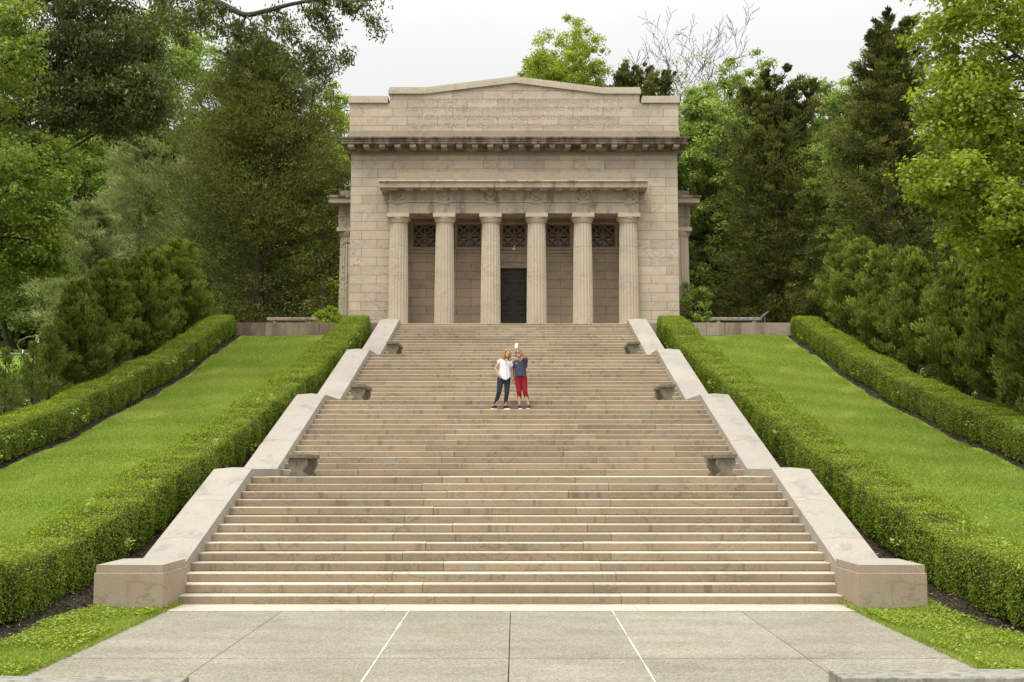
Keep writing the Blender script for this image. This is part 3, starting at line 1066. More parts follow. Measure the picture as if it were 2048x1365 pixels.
    # inscriptions
    def words(txt, zpy, xa, xb, hpx, y, name='lettering', par=bld):
        cu = bpy.data.curves.new('inscription', 'FONT')
        cu.body = txt
        cu.extrude = 0.5
        cu.resolution_u = 3
        ob = bpy.data.objects.new('inscription_curve', cu)
        C.objects.link(ob)
        bpy.context.view_layer.update()
        me = bpy.data.meshes.new_from_object(ob.evaluated_get(bpy.context.evaluated_depsgraph_get()))
        bpy.data.objects.remove(ob)
        bpy.data.curves.remove(cu)
        co = np.empty(len(me.vertices) * 3, np.float32)
        me.vertices.foreach_get('co', co)
        co = co.reshape(-1, 3)
        X0, zc_ = U(xa, zpy, y)
        X1 = U(xb, zpy, y)[0]
        hh = hpx * (y - D0) / 2200
        mn, mx = co.min(0), co.max(0)
        u = (co[:, 0] - mn[0]) / (mx[0] - mn[0]) * (X1 - X0) + X0
        w = (co[:, 1] - mn[1]) / (mx[1] - mn[1]) * hh + zc_ - hh / 2
        d = y - 0.002 - 0.004 * (co[:, 2] > 0)
        me.vertices.foreach_set('co', np.stack([u - OX, d - OY, w - OZ], -1).astype(np.float32).ravel())
        me.update()
        me.name = name
        link(name, me, M['letter'], par)
    words('HERE', 184.5, 1011, 1046, 8.5, yA)
    words('OVER THE LOG CABIN WHERE ABRAHAM LINCOLN WAS BORN', 201.5, 813, 1245, 9.5, yA)
    words('DESTINED TO PRESERVE THE UNION AND TO FREE THE SLAVE', 218, 812, 1245, 9.5, yA)
    words('A GRATEFUL PEOPLE HAVE DEDICATED THIS MEMORIAL', 235, 834, 1229, 9.5, yA)
    words('TO UNITY PEACE AND BROTHERHOOD AMONG THESE STATES', 251.5, 813, 1245, 9.5, yA)
    words('WITH MALICE TOWARD NONE WITH CHARITY FOR ALL', 416, 889, 1166, 7.5, yE)


build_building()


# ------------------------------------------------------------------ benches
def scroll_bench(x, y, z, sgn, label):
    o = thing('stone_bench', label, 'bench', (x, y, z), group='scroll legged stone benches on the stair landings')
    s = MB()
    s.box(-.215, .215, -.80, .80, .385, .475, 0, .012)
    s.build('seat', M['bench'], o)
    prof = []
    zs = np.linspace(0, .384, 15)
    half = [.205 if t < .04 else .155 + .05 * math.cos(math.pi * min(1, t / .28)) if t < .28 else .105 + .085 * math.sin(math.pi / 2 * (t - .28) / .42) if t < .7 else .19 - .02 * ((t - .7) / .3) ** 2 for t in zs / .384]
    half = np.convolve(np.pad(half, 1, 'edge'), [.25, .5, .25], 'valid')
    prof = [(h, q) for h, q in zip(half, zs)] + [(-h, q) for h, q in zip(half[::-1], zs[::-1])]
    for yy in (-.72, .50):
        l = MB()
        l.prism_y(prof, yy, yy + .22)
        l.build('leg', M['bench'], o)


for i, (k, h1) in enumerate(((14, 'lowest'), (28, 'middle'), (42, 'top'))):
    yb = nose_y(k) + 1.12
    for sgn, side in ((-1, 'left'), (1, 'right')):
        xx = {14: 4.57, 28: 4.36, 42: 4.22}[k]
        scroll_bench(sgn * xx, yb, k * RS + 0.002, sgn, f'scroll legged stone bench on the {h1} landing, at its {side} end')


def slab_bench(x, y, z, L, rz, label, mat, w=.42, h=.45, grp=None, th=.09):
    o = thing('slab_bench', label, 'bench', (x, y, z), rz, grp)
    s = MB()
    s.box(-L / 2, L / 2, -w / 2, w / 2, h - th, h, 0, .012)
    s.build('seat', mat, o)
    for sx in (-1, 1):
        l = MB()
        l.prism_y([(-.075, 0), (.075, 0), (.06, h - th - .001), (-.06, h - th - .001)], -w / 2 + .05, w / 2 - .05)
        l.v = [(vx + sx * (L / 2 - .32), vy, vz) for vx, vy, vz in l.v]
        l.build('leg', mat, o)


tg = 'slab benches on the terrace'
slab_bench(U(585, 637, 28.6)[0], 28.6, TOPZ, 2.13, R(-2), 'brownish slab bench on the terrace behind the stained wall', M['terrace'], grp=tg, th=.115, h=.47)
slab_bench(U(1471, 637, 28.6)[0], 28.6, TOPZ, 2.17, R(2), 'grey slab bench on the terrace beside a slanted panel', M['greybench'], grp=tg, th=.115, h=.47)
fg = 'weathered slab benches at the front edge of the pavement'
bxr = U(1656, 1338, -8.1)
slab_bench(bxr[0] + 1.25, -8.31, pz(-8.3), 2.5, 0, 'grey lichened slab bench at the front edge, right of the pavement', M['greybench'], h=bxr[1] - pz(-8.3), grp=fg, th=.13)
bxl = U(379, 1352, -8.2)
slab_bench(bxl[0] - 1.25, -8.41, pz(-8.3), 2.5, 0, 'grey lichened slab bench at the front edge, left of the pavement', M['greybench'], h=bxl[1] - pz(-8.3), grp=fg, th=.13)

# slanted information panel on the terrace
px_, _ = U(1526, 640, 29.2)
ip = thing('information_panel', 'dark slanted information panel beside the terrace bench', 'sign', (px_, 29.2, TOPZ))
b = MB()
b.prism_y([(-.22, .40), (.18, .78), (.15, .82), (-.25, .44)], -.45, .45)
b.build('board', M['panel'], ip)
for yy in (-.3, .3):
    l = MB()
    l.box(-.03, .03, yy - .03, yy + .03, 0, .60)
    l.build('post', M['panel'], ip)


# ------------------------------------------------------------------ plants
def unit(v):
    return v / np.maximum(np.linalg.norm(v, axis=-1, keepdims=True), 1e-9)


def leaves(name, P, NRM, L, Wd, tone, mat, parent=None, axis=None):
    """rhombic leaves: centre P, normal NRM, length L, width Wd"""
    n = len(P)
    a = axis if axis is not None else unit(rng.normal(size=(n, 3)))
    a = unit(a - NRM * np.sum(a * NRM, -1, keepdims=True))
    b = np.cross(NRM, a)
    L = np.broadcast_to(np.asarray(L, float), (n,))[:, None]
    Wd = np.broadcast_to(np.asarray(Wd, float), (n,))[:, None]
    V = np.stack([P - a * L * .5, P - a * L * .05 + b * Wd * .5, P + a * L * .5, P - a * L * .05 - b * Wd * .5], 1).reshape(-1, 3)
    F = np.arange(4 * n).reshape(-1, 4)
    me = mesh_np(name, V, F, np.clip(tone, 0, 1))
    return link(name, me, mat, parent)


def lobes(n, r):
    d = unit(r.normal(size=(n, 3)))
    d[:, 2] *= 0.8
    return unit(d), r.uniform(-.22, .30, n)


def crown_clusters(r, rad, n, lump=1.0, hollow=.5):
    d = unit(r.normal(size=(n, 3)))
    ld, la = lobes(11, r)
    k = 1 + lump * (np.clip((d @ ld.T - .55) / .45, 0, 1) * la).sum(1)
    f = hollow + (1 - hollow) * r.random(n) ** .55
    return d * (k * f)[:, None] * np.array(rad), d


def fill_clusters(r, cen, crad, per, flat_=.6, tonev=.35, up=.35):
    n = len(cen)
    counts = r.integers(int(per * .6), int(per * 1.4) + 1, n)
    idx = np.repeat(np.arange(n), counts)
    m = len(idx)
    off = r.normal(size=(m, 3))
    off = unit(off) * (1.4 * r.random(m) ** .75)[:, None]
    off[:, 2] *= flat_
    P = cen[idx] + off * crad[idx][:, None]
    nr = unit(off * .6 + np.array([0, 0, up]) + r.normal(size=(m, 3)) * .55)
    ct = r.normal(0, tonev * .5, n)
    tone = .45 + ct[idx] + r.normal(0, .16, m)
    return P, nr, tone


def limb(mb, a, b, r0, r1, r, sag=.1, n=5):
    a, b = np.array(a, float), np.array(b, float)
    L = np.linalg.norm(b - a)
    pts, rad = [], []
    w = r.normal(size=3) * L * .07
    for i in range(n + 1):
        t = i / n
        p = a + (b - a) * t + w * math.sin(math.pi * t) + np.array([0, 0, L * sag]) * math.sin(math.pi * t)
        pts.append(tuple(p))
        rad.append(r0 + (r1 - r0) * t ** .8)
    mb.tube(pts, rad, 7)


def broadleaf(name, label, x, y, h, rad, mat, seed, cz=None, ncl=170, per=150, leaf=.15, bark='bark', crad=.17, grp=None, lean=(0, 0), hollow=.5, lump=1.0, tonev=.35, sink=.3):
    r = np.random.default_rng(seed)
    zg = gz1(x, y) - sink
    o = thing(name, label, 'tree', (x, y, zg), group=grp)
    cz = cz if cz is not None else h - rad[2]
    cl, d = crown_clusters(r, rad, ncl, lump, hollow)
    cen = cl + np.array([lean[0], lean[1], cz])
    keep = cen[:, 2] > .6
    cen = cen[keep]
    R_ = (rad[0] + rad[1] + rad[2]) / 3
    cr_ = R_ * crad * r.uniform(.7, 1.4, len(cen))
    P, nr, tone = fill_clusters(r, cen, cr_, per, tonev=tonev)
    leaves('crown', P, nr, leaf * r.uniform(.7, 1.25, len(P)), leaf * .62 * r.uniform(.7, 1.25, len(P)), tone, mat, o)
    mb = MB()
    tr = max(.12, h * .017)
    top = np.array([lean[0] * .8, lean[1] * .8, cz + rad[2] * .35])
    limb(mb, (0, 0, -.3), top, tr * 1.25, tr * .3, r, 0.0, 8)
    for i in r.permutation(len(cen))[:26]:
        f = r.uniform(.35, .9)
        limb(mb, top * f, cen[i], tr * .42 * (1.1 - f * .6), .018, r, .06)
    mb.build('trunk', M[bark], o)
    return o


def conifer(name, label, x, y, h, R_, mat, seed, nb=260, tufts=7, per=26, nl=.22, nw=.05, elev=(.1, .5), power=.8, base=.06, bark='bark', grp=None, updir=.45, irr=.25, cat='tree', sink=.15, skirt=1.0, tip=True, trunk_r=None, clump=1.0, leaders=None, flatz=.55):
    r = np.random.default_rng(seed)
    o = thing(name, label, cat, (x, y, gz1(x, y) - sink), group=grp)
    t = r.random(nb) ** .85
    hh = base * h + (h * .985 - base * h) * t
    az = r.uniform(0, 2 * np.pi, nb)
    # uneven outline: the crown bulges and recedes with azimuth and height
    bul = 1 + irr * (np.sin(az * 2 + hh / h * 7 + seed) * .5 + np.sin(az * 3 - hh / h * 11 + seed * 2) * .5)
    env = np.minimum(1, (1 - t) ** power * 1.12 + .03) * np.minimum(1, .62 * skirt + t * 2.2)
    Lb = R_ * env * bul * r.uniform(.62, 1.12, nb) + .12
    el = elev[0] + (elev[1] - elev[0]) * t + r.normal(0, .12, nb)
    d = np.stack([np.cos(az) * np.cos(el), np.sin(az) * np.cos(el), np.sin(el)], -1)
    s = (np.arange(tufts) + .5) / tufts
    s = .22 + .78 * s
    Pt = np.zeros((nb, tufts, 3))
    Pt[:, :, 2] = hh[:, None]
    if leaders:
        li = r.integers(0, len(leaders), nb)
        k = np.clip((t - .55) / .45, 0, 1)
        ld = np.array(leaders)[li]
        Pt[:, :, 0] += (ld[:, 0] * k)[:, None]
        Pt[:, :, 2] -= (ld[:, 1] * k * h)[:, None]
        Lb = Lb * (1 - .35 * k)
    Pt += d[:, None, :] * (Lb[:, None] * s[None])[:, :, None]
    Pt[:, :, 2] += (s[None] ** 2) * Lb[:, None] * .12
    side = np.stack([-np.sin(az), np.cos(az), np.zeros(nb)], -1)
    Pt += side[:, None, :] * (r.normal(0, .12, (nb, tufts)) * Lb[:, None] * s[None])[:, :, None]
    cen = Pt.reshape(-1, 3)
    bd = np.repeat(d, tufts, 0)
    bt = np.repeat(r.normal(0, .13, nb), tufts) + r.normal(0, .11, nb * tufts)
    ss = np.tile(s, nb)
    n = len(cen)
    idx = np.repeat(np.arange(n), per)
    m = len(idx)
    spread = (np.repeat(Lb, tufts)[idx] * .075 + .09) * np.repeat(r.uniform(.6, 1.5, n), per) * clump
    off = r.normal(size=(m, 3)) * np.array([1, 1, flatz])
    off = unit(off) * (r.random(m) ** .5 * spread)[:, None]
    P = cen[idx] + off
    ax = unit(bd[idx] * .8 + unit(off) * .6 + np.array([0, 0, updir]) + r.normal(size=(m, 3)) * .35)
    nr = unit(np.cross(ax, r.normal(size=(m, 3))))
    nr = np.where((nr[:, 2:3] < 0), -nr, nr)
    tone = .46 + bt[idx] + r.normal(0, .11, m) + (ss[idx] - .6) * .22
    rust = r.random(nb) < .015
    tone = np.where(np.repeat(np.repeat(rust, tufts), per), tone + .45, tone)
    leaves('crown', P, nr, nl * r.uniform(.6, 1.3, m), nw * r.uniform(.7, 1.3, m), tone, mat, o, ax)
    mb = MB()
    tr = trunk_r or max(.05, h * .017)
    mb.tube([(0, 0, -.3), (r.normal(0, .03) * h * .2, 0, h * .3), (0, r.normal(0, .03) * h * .2, h * .65), (0, 0, h * .99)], [tr * 1.25, tr, tr * .55, .01], 9)
    for i in range(0, nb, 3):
        a = np.array([0, 0, hh[i]])
        mb.tube([tuple(a), tuple(a + d[i] * Lb[i] * .55), tuple(a + d[i] * Lb[i] * .95 + np.array([0, 0, Lb[i] * .1]))], [max(.008, tr * .22 * env[i] + .008), .012, .004], 5, 0, False)
    mb.build('trunk', M[bark], o)
    return o


def copy_tree(o, parent=None):
    c = o.copy()
    C.objects.link(c)
    if parent is not None: c.parent = parent
    for ch in list(o.children):
        copy_tree(ch, c)
    return c


# ---- hedges
def hedge(sgn, fin, fout, y0, y1, H, label, seed, dens=2900):
    r = np.random.default_rng(seed)
    yc = (y0 + y1) / 2
    xc = sgn * float((fin(yc) + fout(yc)) / 2)
    o = thing('boxwood_hedge', label, 'hedge', (xc, yc, gz1(xc, yc)), group='clipped hedges on the slopes')
    ph = r.uniform(0, 6.28, 8)

    def wob(y, s):
        return .034 * np.sin(y * 1.7 + s * 3 + ph[0]) + .024 * np.sin(y * 5.1 - s * 5 + ph[1]) + .018 * np.sin(y * 9.7 + s * 9 + ph[2])

    def surf(y, s, inset):
        """s in 0..1 round the section: inner side, top, outer side"""
        a, b = fin(y) + inset, fout(y) - inset
        w = b - a
        # rounded ends
        e = np.minimum(np.clip((y - y0) / .55, 0, 1), np.clip((y1 - y) / .75, 0, 1))
        e = np.sqrt(1 - (1 - e) ** 2)
        hh = (H - inset) * (.45 + .55 * e) + wob(y, 0.7) * .8
        mid = (a + b) / 2
        w = w * (.45 + .55 * e)
        sl = hh / (2 * hh + w)
        t1, t3 = s < sl, s > 1 - sl
        v = np.where(t1, s / sl, np.where(t3, (1 - s) / sl, 1.0))
        u = np.where(t1, -.5, np.where(t3, .5, (s - sl) / (1 - 2 * sl) - .5))
        # round the shoulders
        v2 = np.where(t1 | t3, v, 1 - .09 * np.abs(u * 2) ** 5)
        u2 = np.where(t1 | t3, u * (1 - .16 * v ** 6) * (.90 + .10 * np.minimum(1, v * 3)), u * (1 - .16 * np.abs(u * 2) ** 2 * .9))
        x = mid + u2 * w + np.where(t1, -1, np.where(t3, 1, 0)) * wob(y, s)
        z = gz(sgn * x, y) * .0 + gz(sgn * mid, y) + .04 + v2 * (hh - .04)
        nx = np.where(t1, -1, np.where(t3, 1, u * .5))
        nz = np.where(t1 | t3, .25 + .6 * v ** 5, 1.0)
        return x, z, nx, nz
    length = y1 - y0
    n = int(length * (2 * H + 1.15) * dens)
    y = r.uniform(y0, y1, n)
    s = r.random(n)
    ins = r.exponential(.045, n) - .035
    x, z, nx, nz = surf(y, s, ins)
    clump = .5 * np.sin(y * 3.7 + s * 11 + ph[3]) + .5 * np.sin(y * 6.3 - s * 17 + ph[4])
    keep = r.random(n) < .80 + .26 * clump
    y, s, x, z, nx, nz, clump, ins = [q[keep] for q in (y, s, x, z, nx, nz, clump, ins)]
    n = len(y)
    P = np.stack([sgn * x - xc, y - yc, z - gz1(xc, yc)], -1) + r.normal(0, .012, (n, 3))
    nr = unit(np.stack([sgn * nx, np.zeros(n), nz], -1) + r.normal(0, .6, (n, 3)))
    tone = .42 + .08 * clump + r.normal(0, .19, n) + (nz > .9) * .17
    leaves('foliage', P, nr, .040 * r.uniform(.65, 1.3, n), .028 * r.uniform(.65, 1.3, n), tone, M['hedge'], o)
    # weeds poking out of the clipped surface
    k = 16
    wy = r.uniform(y0 + .8, y1 - 1.5, k)
    ws = np.where(r.random(k) < .7, r.uniform(.04, .35, k), r.uniform(.35, .9, k))
    wx, wz, wnx, wnz = surf(wy, ws, np.full(k, -.05))
    wc = np.stack([sgn * wx - xc, wy - yc, wz - gz1(xc, yc)], -1)
    ii = np.repeat(np.arange(k), 16)
    wd = unit(np.stack([sgn * wnx, np.zeros(k), wnz + .3], -1))[ii]
    wp = wc[ii] + wd * r.uniform(0, .22, len(ii))[:, None] + r.normal(0, .045, (len(ii), 3))
    wn_ = unit(np.array([0, -.3, .8]) + r.normal(0, .5, (len(ii), 3)))
    wd_ = leaves('weeds', wp, wn_, .085 * r.uniform(.6, 1.3, len(ii)), .045 * r.uniform(.6, 1.3, len(ii)), .75 + r.normal(0, .15, len(ii)), M['green'], o)
    wd_['kind'] = 'stuff'
    # twiggy core
    ys = np.arange(y0 + .12, y1 - .12, .25)
    ssv = np.linspace(0, 1, 15)
    Y, Sg = np.meshgrid(ys, ssv, indexing='ij')
    x, z, _, _ = surf(Y, Sg, .085)
    V = np.stack([sgn * x - xc, Y - yc, z - gz1(xc, yc)], -1).reshape(-1, 3)
    i = np.arange(len(ys) * 15).reshape(len(ys), 15)
    F = np.stack([i[:-1, :-1], i[1:, :-1], i[1:, 1:], i[:-1, 1:]], -1).reshape(-1, 4)
    link('branches', mesh_np('branches', V, F), M['twig'], o)


def xin(y): return x_out(y) - 1.15
def xo1(y): return x_mul(y) + .22
def xo2(y): return x_mul(y) + 1.3


hedge(-1, xin, x_out, -8.5, 27.0, .93, 'clipped hedge running along the left stair wall', 1)
hedge(1, xin, x_out, -8.5, 27.0, .93, 'clipped hedge running along the right stair wall', 2)
hedge(-1, xo1, xo2, 2.0, 27.3, .85, 'clipped hedge on the far side of the left lawn, below the small junipers', 3)
hedge(1, xo1, xo2, 2.0, 27.3, .85, 'clipped hedge on the far side of the right lawn, below the dense junipers', 4)


# ---- lawn grass
def grass():
    n = 1250000
    x = rng.uniform(5.3, 12.3, n) * rng.choice([-1, 1], n)
    y = rng.uniform(-8.5, 26.8, n)
    k = lawn_mask(x, y) > .5
    x, y = x[k], y[k]
    # denser near the camera is not needed; keep clear of the mulch with a ragged edge
    ax = np.abs(x)
    edge = x_mul(y) - ax
    k = (edge > .12 * np.sin(y * 4.1) + .1 * rng.random(len(x))) | (y < 0)
    x, y = x[k], y[k]
    n = len(x)
    z = gz(x, y)
    z = np.where((y <= -.3) & (np.abs(x) < 6.6), np.maximum(z, .016 * (y + .8) + .015), z)
    patch = .5 * np.sin(x * 1.9 + y * .7) + .5 * np.sin(y * 1.4 - x * .9 + 2) + .5 * np.sin(x * .6 - y * .35 + 1)
    h = rng.uniform(.02, .045, n) * (1 + .2 * patch)
    front = y < .3
    h = np.where(front, h * 1.35, h)
    a = rng.uniform(0, 2 * np.pi, n)
    w = np.where(front, .010, .0115) * rng.uniform(.6, 1.3, n)
    dx, dy = np.cos(a) * w, np.sin(a) * w
    ln = rng.normal(0, .022, (n, 2))
    V = np.stack([np.stack([x - dx, y - dy, z - .01], -1), np.stack([x + dx, y + dy, z - .01], -1), np.stack([x + ln[:, 0], y + ln[:, 1], z + h], -1)], 1).reshape(-1, 3)
    band = np.sin((np.abs(x) * .55 + y) * 2.9 + .5 * np.sin(x * 1.3))
    dry = np.clip(np.sin(x * 2.3 + 1) * np.sin(y * .9 + x * .4) + .6 * np.sin(y * 2.7 - x * 3.1) - .75, 0, 1)
    tone = .46 + .13 * patch + .09 * band + .30 * dry + rng.normal(0, .16, n)
    tone = np.where(rng.random(n) < .012, 1.0, tone)
    me = mesh_np('lawn_grass', V, np.arange(3 * n).reshape(-1, 3), np.clip(tone, 0, 1))
    tag(link('lawn_grass', me, M['lawn']), 'mown green grass of the two sloping lawns', 'grass', kind='stuff')


grass()


def clover():
    n = 60000
    x = rng.uniform(5.4, 7.0, n) * rng.choice([-1, 1], n)
    y = rng.uniform(-8.5, .2, n)
    k = (lawn_mask(x, y) > .5) & (np.sin(x * 3.1 + y * 1.7) + np.sin(y * 2.9 - x) + rng.normal(0, .8, n) > .3)
    x, y = x[k], y[k]
    n = len(x)
    z = np.maximum(gz(x, y), .016 * (y + .8) + .015) + rng.uniform(.03, .085, n)
    P = np.stack([x, y, z], -1)
    nr = unit(np.array([0, 0, 1.0]) + rng.normal(0, .35, (n, 3)))
    tone = .62 + rng.normal(0, .18, n)
    tag(leaves('clover', P, nr, .040 * rng.uniform(.6, 1.4, n), .034 * rng.uniform(.6, 1.3, n), tone, M['hedge']), 'patches of clover and weeds in the front grass', 'clover', kind='stuff')


clover()


def mulch():
    n = 150000
    x = rng.uniform(5.6, 13.6, n) * rng.choice([-1, 1], n)
    y = rng.uniform(-8.5, 26.8, n)
    ax = np.abs(x)
    k = (lawn_mask(x, y) < .5) & (((ax > hw(y) + .75) & (ax < x_out(y) + .1) & (y > .2)) | ((y <= .2) & (ax > 6.4) & (ax < 8.6)) | ((ax > x_mul(y) - .3) & (ax < x_mul(y) + .4)))
    x, y = x[k], y[k]
    m = len(x)
    P = np.stack([x, y, gz(x, y) + rng.uniform(.003, .028, m)], -1)
    nr = unit(np.array([0, 0, 1.0]) + rng.normal(0, .45, (m, 3)))
    tone = rng.random(m) ** 1.8
    tag(leaves('mulch', P, nr, .075 * rng.uniform(.4, 1.5, m), .022 * rng.uniform(.5, 1.5, m), tone, M['chips']), 'dark bark mulch strewn under the hedges', 'mulch', kind='stuff')


M['chips'] = leafm('mulch_chips', [(0.0, (0.018, 0.013, 0.011)), (0.5, (0.06, 0.042, 0.032)), (0.85, (0.17, 0.12, 0.08)), (1.0, (0.33, 0.26, 0.18))], 0.0, 0.9, 0.1)
mulch()


def tx(px, D):
    return (px - 1031) * D / 2200 + .078


def th(py, D):
    return 2.217 + (938 - py) * D / 2200


# ---- conifers
def cedar_at(px, D, toppy, Rpx, seed, label, **kw):
    x, y = tx(px, D), D - 18.16
    h = th(toppy, D) - gz1(x, y) + .15
    return conifer('cedar_tree', label, x, y, h, Rpx * D / 2200, M['cedar'], seed, **kw)


cg = 'tall dark cedars around the building'
ck_ = dict(grp=cg, nl=.17, nw=.05, per=46, updir=.30, flatz=.38, elev=(.02, .75))
cedar_at(510, 56, 62, 268, 21, 'huge dark cedar filling the space left of the building', nb=580, tufts=8, power=.48, base=.02, skirt=1.5, clump=1.2, leaders=[(0, 0), (-.9, .04), (.8, .07)], **ck_)
cedar_at(1565, 56, 105, 168, 22, 'broad dark cedar with two spiky tips right of the building', nb=420, tufts=7, power=.60, base=.04, irr=.35, skirt=1.5, leaders=[(-.5, .0), (.6, .0), (2.0, .05), (-1.5, .08)], **ck_)
cedar_at(1800, 50, -12, 165, 23, 'tallest dark cedar, rising behind the bright maple on the right', nb=430, tufts=7, power=.55, irr=.35, leaders=[(0, 0), (1.2, .02), (-.6, .06)], **ck_)
cedar_at(1285, 68, 98, 125, 24, 'small dark cedar showing above the right shoulder of the attic', nb=480, tufts=6, power=.36, **dict(ck_, nl=.20, nw=.06), leaders=[(-.7, .02), (.4, 0), (1.5, .03), (-1.6, .06)])
cedar_at(1440, 66, 190, 95, 25, 'dark cedar deep in shade just right of the side columns', nb=280, tufts=6, **ck_)

pg = 'pale white pines left of the cedar'
for px, D, tp, Rp, sd, lb in ((262, 60, 262, 175, 31, 'tall pale white pine between the maple and the big cedar'),
                              (165, 55, 400, 150, 32, 'shorter pale white pine nearest the left edge'),
                              (385, 66, 245, 140, 33, 'pale white pine half hidden by the big cedar')):
    x, y = tx(px, D), D - 18.16
    conifer('white_pine', lb, x, y, th(tp, D) - gz1(x, y) + .15, Rp * D / 2200, M['pine'], sd, nb=170, tufts=7, per=60, nl=.19, nw=.034, elev=(.0, .45), power=.75, grp=pg, updir=.5, irr=.3, base=.05, clump=1.35)

# juniper rows: two built, the rest copied
jl = 'small junipers in a row beyond the left hedge'
jr = 'dense junipers in a row beyond the right hedge'
kw = dict(nb=170, tufts=6, per=60, flatz=.75, nl=.13, nw=.042, clump=.85, elev=(.5, 1.1), power=.55, base=.03, updir=.9, irr=.2, skirt=1.3)
ja = conifer('juniper', 'x', 0, 0, 3.9, 1.28, M['juniper'], 41, **kw)
jb = conifer('juniper', 'x', 0, 0, 4.2, 1.36, M['juniper'], 42, **kw)
jc = conifer('juniper', 'x', 0, 0, 3.4, 1.0, M['juniper'], 43, **dict(kw, nb=44, tufts=4, per=20, base=.10, trunk_r=.045, bark='greybark'))
used = {id(ja): False, id(jb): False, id(jc): False}
rows = [(-1, 47.0, ja, 1.0, 'small juniper at the top of the left row, next to the big cedar'),
        (-1, 44.8, jb, .95, 'small juniper second from the top of the left row'),
        (-1, 42.6, ja, .98, 'small juniper third from the top of the left row'),
        (-1, 40.3, jb, .92, 'small juniper fourth from the top of the left row, in its middle'),
        (-1, 38.0, ja, 1.02, 'small juniper fifth from the top of the left row'),
        (-1, 35.7, jb, .86, 'lowest of the full bushy junipers in the left row'),
        (-1, 33.6, jc, .74, 'thin juniper with bare pale stem, upper of the sparse ones on the left'),
        (-1, 32.0, jc, .66, 'thin juniper with bare stem, second of the sparse ones on the left'),
        (-1, 30.4, jc, .66, 'thin juniper with bare stem, third of the sparse ones on the left'),
        (-1, 28.8, jc, .68, 'thin juniper with bare stem at the left edge of the picture'),
        (1, 46.0, jb, 1.02, 'dense juniper at the top of the right row, beside the terrace'),
        (1, 43.4, ja, 1.05, 'dense juniper second from the top of the right row'),
        (1, 40.6, jb, 1.0, 'dense juniper third from the top of the right row'),
        (1, 37.8, ja, 1.12, 'dense juniper fourth from the top of the right row'),
        (1, 35.0, jb, 1.05, 'dense juniper fifth from the top of the right row'),
        (1, 32.2, ja, 1.12, 'dense juniper second from the right edge of the picture'),
        (1, 29.6, jb, 1.05, 'dense juniper cut by the right edge of the picture'),
        (1, 27.2, ja, 1.1, 'dense juniper lowest on the right slope')]
for i, (sg, D, proto, sc, lb) in enumerate(rows):
    o = proto if not used[id(proto)] else copy_tree(proto)
    used[id(proto)] = True
    y = D - 18.16
    x = sg * (14.55 - .02 * y + random.uniform(-.25, .25))
    o.location = (x, y, gz1(x, y) - .1)
    o.rotation_euler = (0, 0, random.uniform(0, 6.28))
    o.scale = (sc * random.uniform(.95, 1.1), sc * random.uniform(.95, 1.1), sc)
    tag(o, lb, 'shrub', jl if sg < 0 else jr)


# ---- broadleaf trees
def bl(px, D, toppy, Rpx, mat, seed, label, name='broadleaf_tree', botpy=None, **k):
    x, y = tx(px, D), D - 18.16
    zg = gz1(x, y) - .3
    rx = Rpx * D / 2200
    ztop = th(toppy, D) - zg
    zbot = (th(botpy, D) - zg) if botpy else max(1.0, ztop - rx * 2.6)
    rz = (ztop - zbot) / 2
    return broadleaf(name, label, x, y, ztop, (rx, rx, rz), M[mat], seed, cz=(ztop + zbot) / 2, **k)


bg_ = 'leafy trees behind the building'
bl(1130, 70, 62, 98, 'spring', 51, 'pale spring green tree rising behind the attic peak', ncl=520, per=150, leaf=.15, grp=bg_, botpy=300, crad=.12, lump=.8, hollow=.25)
bl(1420, 62, 150, 95, 'green', 52, 'fresh green tree right of the building, taller than the side columns', ncl=460, per=170, leaf=.18, grp=bg_, botpy=650, crad=.10)
bl(1500, 74, 125, 80, 'green', 53, 'green tree top showing left of the spiky cedar', ncl=240, per=140, leaf=.2, grp=bg_, botpy=420, crad=.12)
bl(1715, 72, 128, 95, 'green', 54, 'light green tree between the two right cedars, upper crown', ncl=340, per=160, leaf=.2, grp=bg_, botpy=520, crad=.11)
bl(1708, 53, 250, 56, 'green', 55, 'fresh light green leafy tree in the gap between the right cedars', ncl=190, per=110, leaf=.15, grp=bg_, botpy=500, crad=.15, hollow=.2, lump=1.4)
bl(1810, 60, 340, 90, 'green', 56, 'shaded green tree low between the right cedars', ncl=200, per=130, leaf=.17, grp=bg_, botpy=630, crad=.13)
bl(655, 72, 185, 75, 'spring', 57, 'pale yellow green tree beside the left end of the attic', ncl=320, per=140, leaf=.18, grp=bg_, botpy=600, crad=.11)
bl(300, 78, 30, 165, 'green', 58, 'mid green tree behind the pines, left of the big cedar', ncl=520, per=170, leaf=.22, grp=bg_, botpy=480, crad=.10)
bl(120, 70, 215, 130, 'green', 59, 'light green tree under the dark oak branches', ncl=400, per=160, leaf=.2, grp=bg_, botpy=640, crad=.11)
bl(20, 62, 380, 130, 'green', 60, 'blue green leafy tree low at the left edge', ncl=360, per=150, leaf=.19, grp=bg_, botpy=650, crad=.11)
bl(1395, 52, 560, 30, 'green', 61, 'little leafy sapling beside the right side columns', name='sapling', ncl=50, per=70, leaf=.12, botpy=660, crad=.22)
bl(652, 50, 612, 32, 'spring', 62, 'low bright green bush beside the left side columns', name='bush', ncl=80, per=90, leaf=.10, botpy=660, crad=.2)


